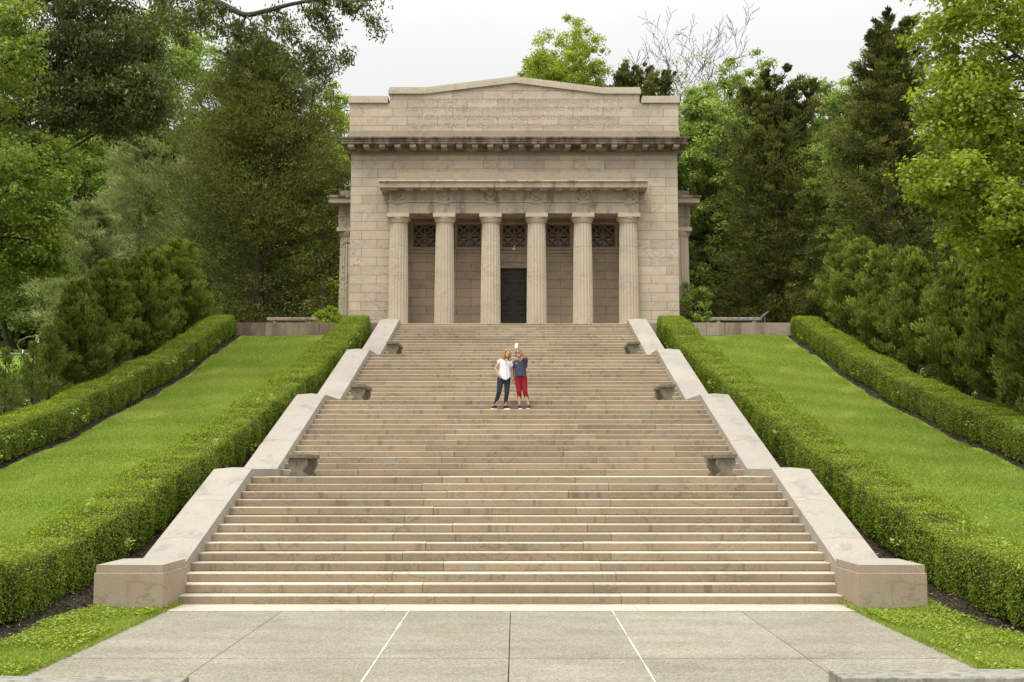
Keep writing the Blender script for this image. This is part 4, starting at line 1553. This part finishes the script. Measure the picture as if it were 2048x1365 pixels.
# near maple on the right, crown hanging into the picture
def near_tree(name, label, trunk, h, specs, mat, seed, leaf, per, crad, tr=.28, bark='bark', flat_=.55, tonev=.4, long=.62, droop=0.0):
    """specs: ellipsoids (cx,cy,cz,rx,ry,rz,n) in world space filled with leaf clusters on branches"""
    r = np.random.default_rng(seed)
    zg = gz1(*trunk) - .2
    o = thing(name, label, 'tree', (trunk[0], trunk[1], zg))
    org = np.array([trunk[0], trunk[1], zg])
    CEN = []
    mb = MB()
    top = np.array([0, 0, h])
    limb(mb, (0, 0, -.3), top, tr * 1.3, tr * .35, r, 0, 9)
    for cx, cy, cz, rx, ry, rz, n in specs:
        cl, d = crown_clusters(r, (rx, ry, rz), n, 1.0, .35)
        c = cl + np.array([cx, cy, cz]) - org
        CEN.append(c)
        base = np.array([0, 0, np.clip((cz - zg) * .62, 1.5, h * .9)])
        mid = np.array([cx, cy, cz]) - org
        limb(mb, base, mid, tr * .2, .03, r, .08, 7)
        for i in r.permutation(len(c))[:max(4, n // 5)]:
            s_ = base + (mid - base) * r.uniform(.55, 1.0)
            limb(mb, s_, c[i], .028, .010, r, .03, 4)
    cen = np.concatenate(CEN)
    P, nr, tone = fill_clusters(r, cen, crad * r.uniform(.6, 1.4, len(cen)), per, flat_, tonev, .6)
    m = len(P)
    ax = None
    if droop:
        ax = unit(r.normal(size=(m, 3)) * .6 + np.array([0, 0, -droop]))
        nr = unit(np.cross(ax, r.normal(size=(m, 3))))
    leaves('crown', P, nr, leaf * r.uniform(.65, 1.25, m), leaf * long * r.uniform(.7, 1.25, m), tone, M[mat], o, ax)
    mb.build('trunk', M[bark], o)
    return o


def ell(px, py, D, rpx, rpy, rd, n):
    x, z = U(px, py, D - 18.16)
    return (x, D - 18.16, z, rpx * D / 2200, rd, rpy * D / 2200, n)


near_tree('maple_tree', 'big bright yellow green maple at the right edge', (17.2, 9.5), 13,
          [ell(1985, 70, 27, 150, 120, 1.8, 95), ell(2120, 120, 29, 190, 240, 2.5, 100), ell(1930, 215, 27, 105, 75, 1.5, 60), ell(2060, 330, 28, 150, 130, 2.0, 95),
           ell(1880, 360, 26, 65, 42, 1.0, 28), ell(1985, 440, 26.5, 95, 85, 1.5, 66), ell(2090, 470, 27, 110, 90, 1.6, 60), ell(1960, -90, 28, 170, 80, 2.0, 50)],
          'maple', 71, .145, 90, .38)
near_tree('maple_tree', 'bright green maple leaning in at the left edge', (-17.5, 12.5), 13,
          [ell(-10, 90, 31, 95, 110, 1.8, 60), ell(20, 380, 31, 100, 90, 1.8, 80), ell(60, 480, 32, 75, 80, 1.4, 60), ell(-45, 545, 31, 75, 85, 1.8, 50), ell(-60, 250, 32, 110, 130, 2, 60), ell(80, 310, 33, 60, 50, 1.2, 30)],
          'leftmaple', 72, .13, 115, .38)
near_tree('oak_tree', 'dark willow oak with long boughs hanging over the top left', (-18.8, 17.0), 17,
          [ell(90, 60, 36, 130, 110, 2.4, 120), ell(240, 110, 36, 100, 100, 2.0, 110), ell(180, 210, 36, 130, 70, 2.0, 110), ell(300, 200, 35, 40, 70, 1.2, 34), ell(60, 190, 37, 120, 80, 2, 80),
           ell(260, -30, 37, 160, 60, 2.4, 80)],
          'oak', 73, .17, 125, .46, tr=.30, long=.36, droop=.7, tonev=.3)


# the oak's long bough over the cedar is a branch of its own tree further right, rooted out of the picture
def bough():
    r = np.random.default_rng(74)
    o = bpy.data.objects['oak_tree']
    org = np.array(o.location)
    D = 35.0
    pts = [(210, -60), (330, -25), (430, 2), (470, 22), (492, 33), (540, 20), (600, 4), (680, -4), (745, 2)]
    mb = MB()
    P3 = []
    for i, (px, py) in enumerate(pts):
        x, z = U(px, py, D - 18.16 + .3 * math.sin(i))
        P3.append(np.array([x, D - 18.16 + .3 * math.sin(i), z]) - org)
    line_ = [np.array([0, 0, 12.0])] + P3
    for _ in range(3):                       # round the corners of the bough
        nl_ = [line_[0]]
        for a_, b_ in zip(line_[:-1], line_[1:]):
            nl_ += [a_ * .75 + b_ * .25, a_ * .25 + b_ * .75]
        line_ = nl_ + [line_[-1]]
    mb.tube([tuple(p) for p in line_], list(np.linspace(.17, .02, len(line_))), 8)
    subs = [((430, 2), (455, 60), .05), ((492, 33), (470, 95), .04), ((492, 33), (520, 80), .03), ((330, -25), (345, 60), .03), ((600, 4), (640, 60), .03), ((540, 20), (600, 90), .03), ((640, 60), (680, 130), .02), ((600, 90), (650, 150), .02), ((680, -4), (735, 30), .02), ((600, 4), (690, 20), .02), ((430, 2), (380, 60), .03)]
    cen = []
    for (a, b), (c, d), w in [(s[0], s[1], s[2]) for s in subs]:
        A = U(a, b, D - 18.16); B_ = U(c, d, D - 18.16)
        pa = np.array([A[0], D - 18.16, A[1]]) - org
        pb = np.array([B_[0], D - 18.16 + r.uniform(-.5, .5), B_[1]]) - org
        limb(mb, pa, pb, w, .01, r, -.05, 5)
        for t in np.linspace(.3, 1.15, 6):
            cen.append(pa + (pb - pa) * t + r.normal(0, .22, 3))
    for px, py in ((640, 20), (690, 10), (720, 15), (745, 8), (660, 60), (615, 130), (655, 160), (675, 120), (590, 60), (560, 100), (530, 130), (480, 110), (440, 80), (400, 40), (360, 20), (545, 45), (620, 90), (500, 60), (585, 140), (610, 165), (640, 185)):
        x, z = U(px + r.normal(0, 8), py + r.normal(0, 8), D - 18.16)
        cen.append(np.array([x, D - 18.16 + r.uniform(-.6, .6), z]) - org)
    cen = np.array(cen)
    P, nr, tone = fill_clusters(r, cen, .36 * r.uniform(.6, 1.4, len(cen)), 110, .8, .3, .3)
    m = len(P)
    ax = unit(r.normal(size=(m, 3)) * .6 + np.array([0, 0, -.7]))
    nr = unit(np.cross(ax, r.normal(size=(m, 3))))
    b = mb.build('bough', M['bark'], o)
    leaves('bough_leaves', P, nr, .16 * r.uniform(.65, 1.25, m), .058 * r.uniform(.7, 1.25, m), tone, M['oak'], b, ax)


bough()


# bare trees above the attic
def bare_tree(px, D, toppy, spread, seed, label):
    r = np.random.default_rng(seed)
    x, y = tx(px, D), D - 18.16
    zg = gz1(x, y)
    h = th(toppy, D) - zg
    o = thing('budding_tree', label, 'tree', (x, y, zg), group='nearly bare budding trees behind the building')
    mb = MB()
    tips = []

    def grow(p, d, L, rad, lev):
        n = (8, 5, 4, 3)[lev]
        pts, rr = [p], [rad]
        for i in range(n):
            d = unit(d + r.normal(0, (.04, .09, .13, .15)[lev], 3) + np.array([0, 0, (.02, .07, .05, .02)[lev]]))
            p = p + d * L / n
            pts.append(p)
            rr.append(rad * (1 - .78 * (i + 1) / n))
            if lev < 3 and i >= (3, 1, 1)[lev]:
                for _ in range((2, 2, 2)[lev]):
                    az = r.uniform(0, 6.28)
                    side = np.array([math.cos(az), math.sin(az), r.uniform(-.1, .25)])
                    grow(p, unit(d * r.uniform(.55, .9) + side * r.uniform(.55, .8)), L * (.34 * (1.25 - .6 * i / n), .42, .45)[lev] * r.uniform(.7, 1.15), rr[-1] * (.5, .55, .6)[lev], lev + 1)
        tips.append(p)
        mb.tube([tuple(q) for q in pts], [max(.016, q) for q in rr], 5 if lev else 8, 0, False)
    grow(np.zeros(3), np.array([r.normal(0, .04), 0, 1.0]), h * .95, h * .0125, 0)
    sc = h / max(t[2] for t in tips)
    mb.v = [(vx * spread, vy * spread, vz * sc) for vx, vy, vz in mb.v]
    tips = np.array(tips) * np.array([spread, spread, sc])
    mb.build('trunk', M['greybark'], o)
    low = tips[tips[:, 2] < h * .93]
    low = low[r.random(len(low)) < .05 + .35 * (low[:, 2] < h * .8)]
    P, nr, tone = fill_clusters(r, low, np.full(len(low), .38), 7, .7)
    leaves('crown', P, nr, .17, .11, tone, M['spring'], o)


bare_tree(1305, 72, -5, 0.62, 81, 'nearly bare budding tree, left one above the attic shoulder')
bare_tree(1395, 70, -20, 0.66, 82, 'nearly bare budding tree, right one with twiggy spreading top')
bare_tree(1230, 76, 85, .8, 83, 'thin bare tree just right of the pale spring green crown')


# ---- low undergrowth below the junipers
def undergrowth():
    r = np.random.default_rng(95)
    n = 900
    x = r.uniform(13.4, 18.5, n) * r.choice([-1, 1], n)
    y = r.uniform(5, 27, n)
    cen = np.stack([x, y, gz(x, y) + .12], -1)
    P, nr, tone = fill_clusters(r, cen, r.uniform(.2, .5, n), 60, .55)
    tag(leaves('undergrowth', P, nr, .11 * r.uniform(.6, 1.4, len(P)), .06 * r.uniform(.6, 1.3, len(P)), tone - .1, M['woods']), 'low dark undergrowth beneath the juniper rows', 'undergrowth', kind='stuff')


undergrowth()


# ---- distant woods: one mass
def woods():
    r = np.random.default_rng(91)
    n = 2800
    px = np.concatenate([r.uniform(-150, 700, n // 2), r.uniform(1340, 2250, n // 2)])
    D = r.uniform(84, 100, n)
    py = r.uniform(230, 690, n)
    py = np.where(r.random(n) < .3, r.uniform(480, 700, n), np.maximum(py, 240 + 60 * np.sin(px * .021)))
    x, z = tx(px, D), th(py, D)
    cen = np.stack([x, D - 18.16, z], -1)
    P, nr, tone = fill_clusters(r, cen, r.uniform(1.0, 1.9, n), 110, .75, .4, .05)
    leaves('woods', P, nr, .48 * r.uniform(.7, 1.3, len(P)), .34 * r.uniform(.7, 1.3, len(P)), tone, M['woods'])
    tag(bpy.data.objects['woods'], 'dense dark green woods behind all the other trees', 'woods', kind='stuff')


woods()

# ------------------------------------------------------------------ far left: path and curled handrails
pb = MB()
for i in range(20):
    xa, xb = -34 + i * .8, -34 + (i + 1) * .8
    ya, yb_ = 40 - .0 * i, 40
    vs = []
    for xx in (xa, xb):
        for yy in (40.2 - .02 * (xx + 30), 41.3 - .02 * (xx + 30)):
            vs.append((xx, yy, gz1(xx, yy) + .05))
    pb.add(vs, [(0, 2, 3, 1)])
tag(pb.build('path', M['pave']), kind='structure')


def handrail(px0, mirror, label):
    D = 57.5
    y = D - 18.16
    s = D / 2200
    x, z = U(px0, 706, y)
    o = thing('curled_handrail', label, 'handrail', (x, y, z), group='curled metal handrails by the far path')
    zb = gz1(x, y) - z
    m = -1 if mirror else 1

    def P(a, b): return (m * a * s, 0, b * s)
    rl = MB()
    pts = [P(35, 36), P(25, 34), P(8, 32), P(0, 28), P(-8, 24), P(-12, 17), P(-8, 8), P(-2, 5), P(10, 4), P(15, 6), P(16, 14), P(14, 24)]
    rl.tube(pts, .035, 7)
    rl.build('rail', M['rail'], o)
    for a in (0, 30):
        pp = MB()
        pp.tube([(m * a * s, 0, zb - .2), P(a, 6 if a == 0 else 35)], .04, 7)
        pp.build('post', M['white'], o)


handrail(46, False, 'rusty curled handrail by the far path, opening to the right')
handrail(102, True, 'rusty curled handrail by the far path, opening to the left')


# ------------------------------------------------------------------ people
def cap_mesh(mb, a, b, ra, rb, sy=1.0, n=16, rings=6):
    """tapered capsule from a to b; sy flattens the section along world y"""
    a, b = Vector(a), Vector(b)
    d = b - a
    L = d.length
    d = d.normalized() if L > 1e-6 else Vector((0, 0, 1))
    u = d.cross(Vector((0, 1, 0)))
    if u.length < 1e-3: u = d.cross(Vector((1, 0, 0)))
    u.normalize()
    w = d.cross(u)
    ring = []
    for i in range(rings + 1):
        t = math.pi / 2 * (1 - i / rings)
        ring.append((-math.sin(t) * ra, math.cos(t) * ra))
    for i in range(rings + 1):
        t = math.pi / 2 * i / rings
        ring.append((L + math.sin(t) * rb, math.cos(t) * rb))
    vs = []
    for h, r in ring:
        for j in range(n):
            q = 2 * math.pi * j / n
            p = (u * math.cos(q) + w * math.sin(q)) * max(r, 1e-4)
            p = p + d * h
            p.y *= sy if abs(d.y) < .5 else 1
            vs.append(Vector((a.x + p.x, a.y + p.y, a.z + p.z)) if abs(d.y) < .5 else a + p)
    if abs(d.y) < .5 and sy != 1:
        # keep the axis where it was in y
        k = 0
        for h, r in ring:
            for j in range(n):
                vs[k].y += d.y * h * (1 - sy)
                k += 1
    fs = []
    for i in range(len(ring) - 1):
        for j in range(n):
            fs.append((i * n + j, i * n + (j + 1) % n, (i + 1) * n + (j + 1) % n, (i + 1) * n + j))
    fs.append(list(range(n - 1, -1, -1)))
    fs.append(list(range((len(ring) - 1) * n, len(ring) * n)))
    mb.add(vs, fs)


def ellipsoid(mb, c, r, rot=None, n=20, m=12):
    vs, fs = [], []
    for i in range(m + 1):
        t = math.pi * i / m
        for j in range(n):
            q = 2 * math.pi * j / n
            p = Vector((r[0] * max(math.sin(t), 1e-3) * math.cos(q), r[1] * max(math.sin(t), 1e-3) * math.sin(q), -r[2] * math.cos(t)))
            if rot is not None: p = rot @ p
            vs.append(Vector(c) + p)
    for i in range(m):
        for j in range(n):
            fs.append((i * n + j, i * n + (j + 1) % n, (i + 1) * n + (j + 1) % n, (i + 1) * n + j))
    fs.append(list(range(n - 1, -1, -1)))
    fs.append(list(range(m * n, (m + 1) * n)))
    mb.add(vs, fs)


def remeshed(mb, name, mat, parent, voxel=.008, smooth=4, cut=None):
    me = bpy.data.meshes.new(name)
    me.from_pydata(mb.v, [], mb.f)
    ob = bpy.data.objects.new(name + '_tmp', me)
    C.objects.link(ob)
    rm = ob.modifiers.new('r', 'REMESH')
    rm.mode = 'VOXEL'
    rm.voxel_size = voxel
    sm_ = ob.modifiers.new('s', 'SMOOTH')
    sm_.iterations = smooth
    sm_.factor = .5
    bpy.context.view_layer.update()
    ev = bpy.data.meshes.new_from_object(ob.evaluated_get(bpy.context.evaluated_depsgraph_get()))
    bpy.data.objects.remove(ob)
    bpy.data.meshes.remove(me)
    if cut is not None:
        bm = bmesh.new()
        bm.from_mesh(ev)
        bmesh.ops.bisect_plane(bm, geom=bm.verts[:] + bm.edges[:] + bm.faces[:], plane_co=(0, 0, cut), plane_no=(0, 0, 1), clear_inner=True)
        bm.to_mesh(ev)
        bm.free()
    ev.polygons.foreach_set('use_smooth', np.ones(len(ev.polygons), bool))
    ev.name = name
    return link(name, ev, mat, parent)


M['skin'] = flat('skin', (0.47, 0.27, 0.185), .5, 0, .1, 20)
M['ginger'] = flat('ginger_hair', (0.29, 0.135, 0.052), .5, 0, .35, 45)
M['brown'] = flat('brown_hair', (0.13, 0.07, 0.035), .5, 0, .35, 45)
M['blouse'] = flat('white_blouse', (0.62, 0.62, 0.64), .7, 0, .06, 14)
M['navy'] = flat('navy_trousers', (0.016, 0.021, 0.036), .8, 0, .2, 14)
M['tee'] = flat('slate_tee', (0.045, 0.047, 0.082), .8, 0, .15, 14)
M['red'] = flat('red_trousers', (0.22, 0.004, 0.016), .75, 0, .12, 14)
M['shoe'] = flat('black_shoe', (0.018, 0.018, 0.020), .6, 0, .2, 20)
M['sole'] = flat('white_sole', (0.72, 0.72, 0.70), .6)
M['phone'] = flat('white_phone', (0.60, 0.62, 0.64), .3, 0, .03)
M['dark'] = flat('dark_plastic', (0.02, 0.018, 0.016), .35)
M['lips'] = flat('lips', (0.45, 0.13, 0.12), .5)


def hand(mb, wrist, direction, curl, thumb_dir, scale=1.0):
    """palm with four separate bent fingers and a side thumb"""
    w = Vector(wrist)
    d = Vector(direction).normalized()
    cdir = Vector(curl).normalized()
    side = Vector(thumb_dir).normalized()
    palm_end = w + d * .085 * scale
    for q in (-.027, -.009, .009, .027):
        cap_mesh(mb, w + side * q * .7 + d * .01, palm_end + side * q, .0145 * scale, .0125 * scale)
    for q, L in zip((.029, .010, -.010, -.028), (.068, .076, .070, .055)):
        a = palm_end + side * q
        b = a + (d * .9 + cdir * .35).normalized() * L * .45
        c = b + (d * .45 + cdir * .9).normalized() * L * .32
        e = c + (cdir * 1.0 - d * .05).normalized() * L * .25
        cap_mesh(mb, a, b, .0095, .009)
        cap_mesh(mb, b, c, .009, .0082)
        cap_mesh(mb, c, e, .0082, .007)
    a = w + d * .028 + side * .026
    b = a + (side * .9 + d * .5 + cdir * .2).normalized() * .038
    c = b + (d * .9 + side * .2 + cdir * .5).normalized() * .030
    cap_mesh(mb, a, b, .012, .0105)
    cap_mesh(mb, b, c, .0105, .0085)


def head(mb, c, rot):
    """skull, jaw, nose, ears, brow; c centre, face looks to local -y"""
    def P(x, y, z): return Vector(c) + rot @ Vector((x, y, z))
    ellipsoid(mb, P(0, .012, .022), (.074, .092, .092), rot)
    ellipsoid(mb, P(0, -.022, -.038), (.058, .066, .070), rot)
    ellipsoid(mb, P(0, -.058, -.083), (.026, .022, .020), rot)      # chin
    cap_mesh(mb, P(0, -.086, .018), P(0, -.108, -.018), .010, .0145)  # nose
    for s in (-1, 1):
        ellipsoid(mb, P(s * .012, -.096, -.020), (.010, .010, .008), rot)
        ellipsoid(mb, P(s * .036, -.066, -.022), (.026, .022, .022), rot)   # cheek
        ellipsoid(mb, P(s * .030, -.076, .030), (.024, .012, .009), rot)    # brow
        ellipsoid(mb, P(s * .077, .012, -.006), (.010, .020, .030), rot)    # ear


def face_bits(parent, c, rot, glasses=False):
    def P(x, y, z): return Vector(c) + rot @ Vector((x, y, z))
    e = MB()
    for s in (-1, 1):
        ellipsoid(e, P(s * .030, -.083, .012), (.011, .007, .006), rot, 12, 8)
    e.build('eyes', M['dark'], parent)
    l = MB()
    ellipsoid(l, P(0, -.089, -.050), (.024, .008, .0075), rot, 14, 8)
    l.build('mouth', M['lips'], parent)
    if glasses:
        g = MB()
        for s in (-1, 1):
            ring = [P(s * .033 + .027 * math.cos(t), -.100 + .012 * abs(math.cos(t)) * .3, .010 + .020 * math.sin(t)) for t in np.linspace(0, 2 * math.pi, 17)]
            g.tube(ring, .0035, 5, 0, False)
            ellipsoid(g, P(s * .033, -.097, .010), (.025, .002, .019), rot, 14, 6)
            g.tube([P(s * .060, -.095, .014), P(s * .080, -.02, .012), P(s * .080, .02, .008)], .003, 5)
        g.tube([P(-.007, -.102, .012), P(.007, -.102, .012)], .003, 5)
        g.build('glasses', M['dark'], parent)


def shoe(parent, ankle, yaw, z=0.0):
    """trainer with a white sole; toe to local -y turned by yaw"""
    rot = Matrix.Rotation(yaw, 3, 'Z')

    def P(x, y, zz): return Vector((ankle[0], ankle[1], 0)) + rot @ Vector((x, y, zz))
    b = MB()
    cap_mesh(b, P(0, .03, .055), P(0, -.15, .045), .042, .036)
    cap_mesh(b, P(0, .03, .07), P(0, .00, .11), .042, .038)
    cap_mesh(b, P(0, -.02, .085), P(0, -.12, .055), .036, .032)
    for q in (-.012, .012):
        cap_mesh(b, P(q, -.08, .045), P(q, -.165, .040), .034, .028)
    s = remeshed(b, 'shoe', M['shoe'], parent, .007, 3)
    so_ = MB()
    out_ = []
    for t in np.linspace(0, 2 * math.pi, 28, endpoint=False):
        yy = -.06 + .145 * math.sin(t)
        wdt = .046 - .006 * math.sin(t)
        out_.append((wdt * math.cos(t), yy))
    n = len(out_)
    vs = [P(x * 1.02, y, .0) for x, y in out_] + [P(x, y, .030) for x, y in out_]
    so_.add(vs, [(i, (i + 1) % n, (i + 1) % n + n, i + n) for i in range(n)] + [list(range(n - 1, -1, -1)), list(range(n, 2 * n))])
    so_.build('sole', M['sole'], s)


STZ = 26 * RS + .004
YP = nose_y(26) + .19


def person_white():
    px = U(940 + 500 / 7.58, 660 + 1205 / 7.58, YP)[0]
    o = thing('person', 'ginger haired woman in white blouse and dark trousers with a hand in her pocket', 'person', (px, YP, STZ), group='two women posing on the stairs')
    b = MB()
    hip = Vector((.02, .02, .90))
    # torso, neck
    cap_mesh(b, (.03, .01, .90), (.045, .0, 1.08), .135, .120, .72)
    cap_mesh(b, (.045, 0, 1.08), (.06, 0, 1.24), .122, .135, .72)
    cap_mesh(b, (-.055, .005, 1.325), (.185, .005, 1.285), .062, .062)
    cap_mesh(b, (.075, .01, 1.30), (.095, -.005, 1.44), .055, .046)
    rot = Matrix.Rotation(R(14), 3, 'Y') @ Matrix.Rotation(R(20), 3, 'Z') @ Matrix.Rotation(R(-20), 3, 'X')
    hc = (.112, -.02, 1.515)
    head(b, hc, rot)
    # right arm (viewer's left): hand into the pocket
    cap_mesh(b, (-.075, .0, 1.315), (-.205, .02, 1.12), .046, .040)
    cap_mesh(b, (-.205, .02, 1.12), (-.115, -.05, .925), .039, .028)
    hand(b, (-.118, -.052, .93), (.45, .1, -.9), (.6, .5, -.2), (.2, -.9, -.1))
    # left arm hanging behind her friend
    cap_mesh(b, (.205, .02, 1.275), (.245, .06, 1.06), .045, .039)
    cap_mesh(b, (.245, .06, 1.06), (.255, .04, .86), .038, .027)
    hand(b, (.255, .04, .86), (.02, -.1, -1), (-.6, -.3, -.3), (0, -1, -.1))
    # legs down to the ankles
    for hx, kx, ky, ax_, ay in ((-.06, -.11, -.045, -.215, .0), (.115, .105, -.03, .065, .02)):
        cap_mesh(b, (hx, .02, .86), (kx, ky, .47), .082, .055)
        cap_mesh(b, (kx, ky, .47), (ax_, ay, .09), .052, .034)
    remeshed(b, 'body', M['skin'], o, .006, 3)
    face_bits(o, hc, rot)
    # hair: bob to the shoulders
    h = MB()

    def P(x, y, z): return Vector(hc) + rot @ Vector((x, y, z))
    ellipsoid(h, P(0, .030, .040), (.092, .098, .088), rot)
    for s in (-1, 1):
        cap_mesh(h, P(s * .070, .01, .03), P(s * .092, .0, -.10), .040, .036)
        cap_mesh(h, P(s * .090, .0, -.08), P(s * .078, -.02, -.165), .036, .022)
        cap_mesh(h, P(s * .02, -.045, .095), P(s * .075, -.050, .035), .026, .020)
        for q in range(4):
            cap_mesh(h, P(s * (.05 + .012 * q), .04 - .02 * q, .02), P(s * (.06 + .015 * q), .04 - .025 * q, -.17 + .008 * q), .024, .012)
    cap_mesh(h, P(0, .075, .02), P(0, .085, -.12), .070, .045)
    cap_mesh(h, P(-.02, -.05, .10), P(-.062, -.066, .05), .022, .014)
    remeshed(h, 'hair', M['ginger'], o, .007, 2)
    # blouse with cap sleeves and a curved hem
    s = MB()
    cap_mesh(s, (.03, .01, .99), (.05, .0, 1.10), .150, .148, .80)
    cap_mesh(s, (.05, 0, 1.10), (.06, 0, 1.235), .148, .152, .78)
    cap_mesh(s, (-.060, .005, 1.315), (.19, .005, 1.275), .070, .070)
    cap_mesh(s, (-.070, .005, 1.330), (-.115, .01, 1.285), .058, .056)
    cap_mesh(s, (.20, .005, 1.275), (.225, .01, 1.215), .056, .056)
    for i in range(9):
        t = i / 8
        xx = -.085 + .28 * t
        zz = .905 - .085 * math.sin(math.pi * min(1, max(0, t * 1.05)) ** 1.3) * (t > .2)
        yy = -.105 * math.sin(math.pi * t) ** .6 - .02
        cap_mesh(s, (.055 + (xx - .055) * .72, yy * .66, 1.22), (xx, yy - .012 * (i % 2), zz), .034, .026)
        cap_mesh(s, (.055 + (xx - .055) * .72, -yy * .6, 1.22), (xx, -yy * .85, .90), .034, .026)
    bl_ = remeshed(s, 'blouse', M['blouse'], o, .008, 3)
    v = MB()
    v.add([(.040, -.082, 1.392), (.132, -.082, 1.378), (.085, -.131, 1.215), (.040, .0, 1.392), (.132, .0, 1.378), (.085, -.06, 1.215)],
          [(0, 1, 2), (3, 5, 4), (0, 3, 4, 1), (1, 4, 5, 2), (2, 5, 3, 0)])
    v.build('neckline', M['skin'], o)
    p = MB()
    cap_mesh(p, (.025, .015, .86), (.035, .012, .96), .148, .130, .76)
    for hx, kx, ky, ax_, ay in ((-.06, -.11, -.045, -.205, .0), (.115, .105, -.03, .068, .02)):
        cap_mesh(p, (hx, .02, .86), (kx, ky, .47), .096, .067)
        cap_mesh(p, (kx, ky, .47), (ax_, ay, .165), .066, .045)
        cap_mesh(p, (ax_ * .98 + kx * .02, ay, .19), (ax_, ay, .145), .048, .047)
    remeshed(p, 'trousers', M['navy'], o, .008, 3, .160)
    shoe(o, (-.215, .0), R(-28))
    shoe(o, (.068, .02), R(32))
    return o


def person_selfie():
    px = U(940 + 815 / 7.58, 660 + 1205 / 7.58, YP)[0]
    o = thing('person', 'woman in slate tee and red cropped trousers raising a phone for a selfie', 'person', (px, YP, STZ), group='two women posing on the stairs')
    b = MB()
    cap_mesh(b, (-.09, .02, .92), (-.085, .01, 1.10), .140, .125, .72)
    cap_mesh(b, (-.085, .01, 1.10), (-.085, .01, 1.25), .125, .135, .72)
    cap_mesh(b, (-.205, .01, 1.30), (.025, .01, 1.355), .062, .064)
    cap_mesh(b, (-.095, .01, 1.31), (-.125, -.005, 1.45), .055, .046)
    rot = Matrix.Rotation(R(-8), 3, 'Y') @ Matrix.Rotation(R(-6), 3, 'Z') @ Matrix.Rotation(R(-22), 3, 'X')
    hc = (-.142, -.02, 1.515)
    head(b, hc, rot)
    # raised arm: shoulder, elbow, wrist; towards the camera and up
    sh, el, wr = Vector((.045, .0, 1.36)), Vector((.015, -.25, 1.46)), Vector((-.125, -.43, 1.625))
    cap_mesh(b, sh, el, .050, .041)
    cap_mesh(b, el, wr, .040, .028)
    hand(b, wr, (-.55, -.25, .8), (-.3, .75, .25), (-.8, .1, -.45))
    # other arm, mostly behind her friend
    cap_mesh(b, (-.215, .03, 1.29), (-.27, .12, 1.08), .045, .039)
    cap_mesh(b, (-.27, .12, 1.08), (-.30, .12, .88), .038, .027)
    hand(b, (-.30, .12, .88), (0, 0, -1), (.5, -.4, -.3), (.2, -1, 0))
    for hx, kx, ky, ax_, ay in ((-.165, -.125, -.04, -.112, .01), (.0, .035, -.04, .135, .0)):
        cap_mesh(b, (hx, .02, .88), (kx, ky, .48), .085, .056)
        cap_mesh(b, (kx, ky, .48), (ax_, ay, .09), .053, .034)
    remeshed(b, 'body', M['skin'], o, .006, 3)
    face_bits(o, hc, rot, True)
    h = MB()

    def P(x, y, z): return Vector(hc) + rot @ Vector((x, y, z))
    ellipsoid(h, P(0, .030, .042), (.084, .092, .080), rot)
    for s_ in (-1, 1):
        cap_mesh(h, P(s_ * .066, .02, .04), P(s_ * .076, .03, -.055), .030, .018)
        cap_mesh(h, P(s_ * .01, -.040, .102), P(s_ * .068, -.030, .050), .022, .018)
    cap_mesh(h, P(0, .07, .02), P(0, .075, -.07), .066, .045)
    remeshed(h, 'hair', M['brown'], o, .007, 2)
    s = MB()
    cap_mesh(s, (-.09, .02, .955), (-.085, .01, 1.10), .158, .142, .80)
    cap_mesh(s, (-.085, .01, 1.10), (-.085, .01, 1.24), .144, .152, .78)
    cap_mesh(s, (-.215, .01, 1.285), (.035, .01, 1.335), .074, .078)
    cap_mesh(s, (-.222, .015, 1.285), (-.262, .05, 1.19), .064, .062)
    cap_mesh(s, (.045, .0, 1.335), (.035, -.09, 1.38), .074, .072)
    cap_mesh(s, (.05, .01, 1.32), (.062, .0, 1.18), .062, .040)
    for i in range(9):
        t = i / 8
        xx = -.225 + .275 * t
        yy = -.11 * math.sin(math.pi * t) ** .6 - .015
        cap_mesh(s, (-.085 + (xx + .085) * .8, yy * .7, 1.2), (xx, yy - .008 * (i % 2), .918), .034, .026)
        cap_mesh(s, (-.085 + (xx + .085) * .8, -yy * .65, 1.2), (xx, -yy * .85, .918), .034, .026)
    remeshed(s, 'tee_shirt', M['tee'], o, .008, 3)
    pm = MB()
    for q in range(3):
        pm.box(-.235 + .018 * q, -.223 + .018 * q, -.139, -.128, 1.255 - .01 * q, 1.268 - .006 * q)
    pm.build('print', M['sole'], o)
    nk = MB()
    nk.prism_y([(-.155, 1.352), (-.050, 1.372), (-.095, 1.315)], -.098, -.045)
    nk.build('neckline', M['skin'], o)
    p = MB()
    cap_mesh(p, (-.09, .02, .88), (-.09, .018, .945), .152, .138, .78)
    for hx, kx, ky, ax_, ay in ((-.165, -.125, -.04, -.114, .005), (.0, .035, -.04, .088, .0)):
        cap_mesh(p, (hx, .02, .88), (kx, ky, .48), .099, .068)
        cap_mesh(p, (kx, ky, .48), (ax_, ay, .30), .067, .056)
    remeshed(p, 'trousers', M['red'], o, .008, 3, .295)
    shoe(o, (-.112, .01), R(12))
    shoe(o, (.137, .0), R(-10))
    # phone, held: a thing of its own
    fc = Vector((-.205, -.475, 1.735))
    ph = thing('phone', 'white phone held up in the raised hand of the woman in red trousers', 'phone', (px + fc.x, YP + fc.y, STZ + fc.z - .035))
    pbx = MB()
    pbx.box(-.042, .042, -.005, .005, -.072, .072, 0, .004)
    bd = pbx.build('case', M['phone'], ph)
    lens = MB()
    lens.box(-.030, -.012, -.008, -.0052, .040, .058, 0, .001)
    lens.build('camera_lens', M['dark'], ph)
    for ch in ph.children:
        ch.rotation_euler = (R(-12), R(6), 0)
    return o


person_white()
person_selfie()
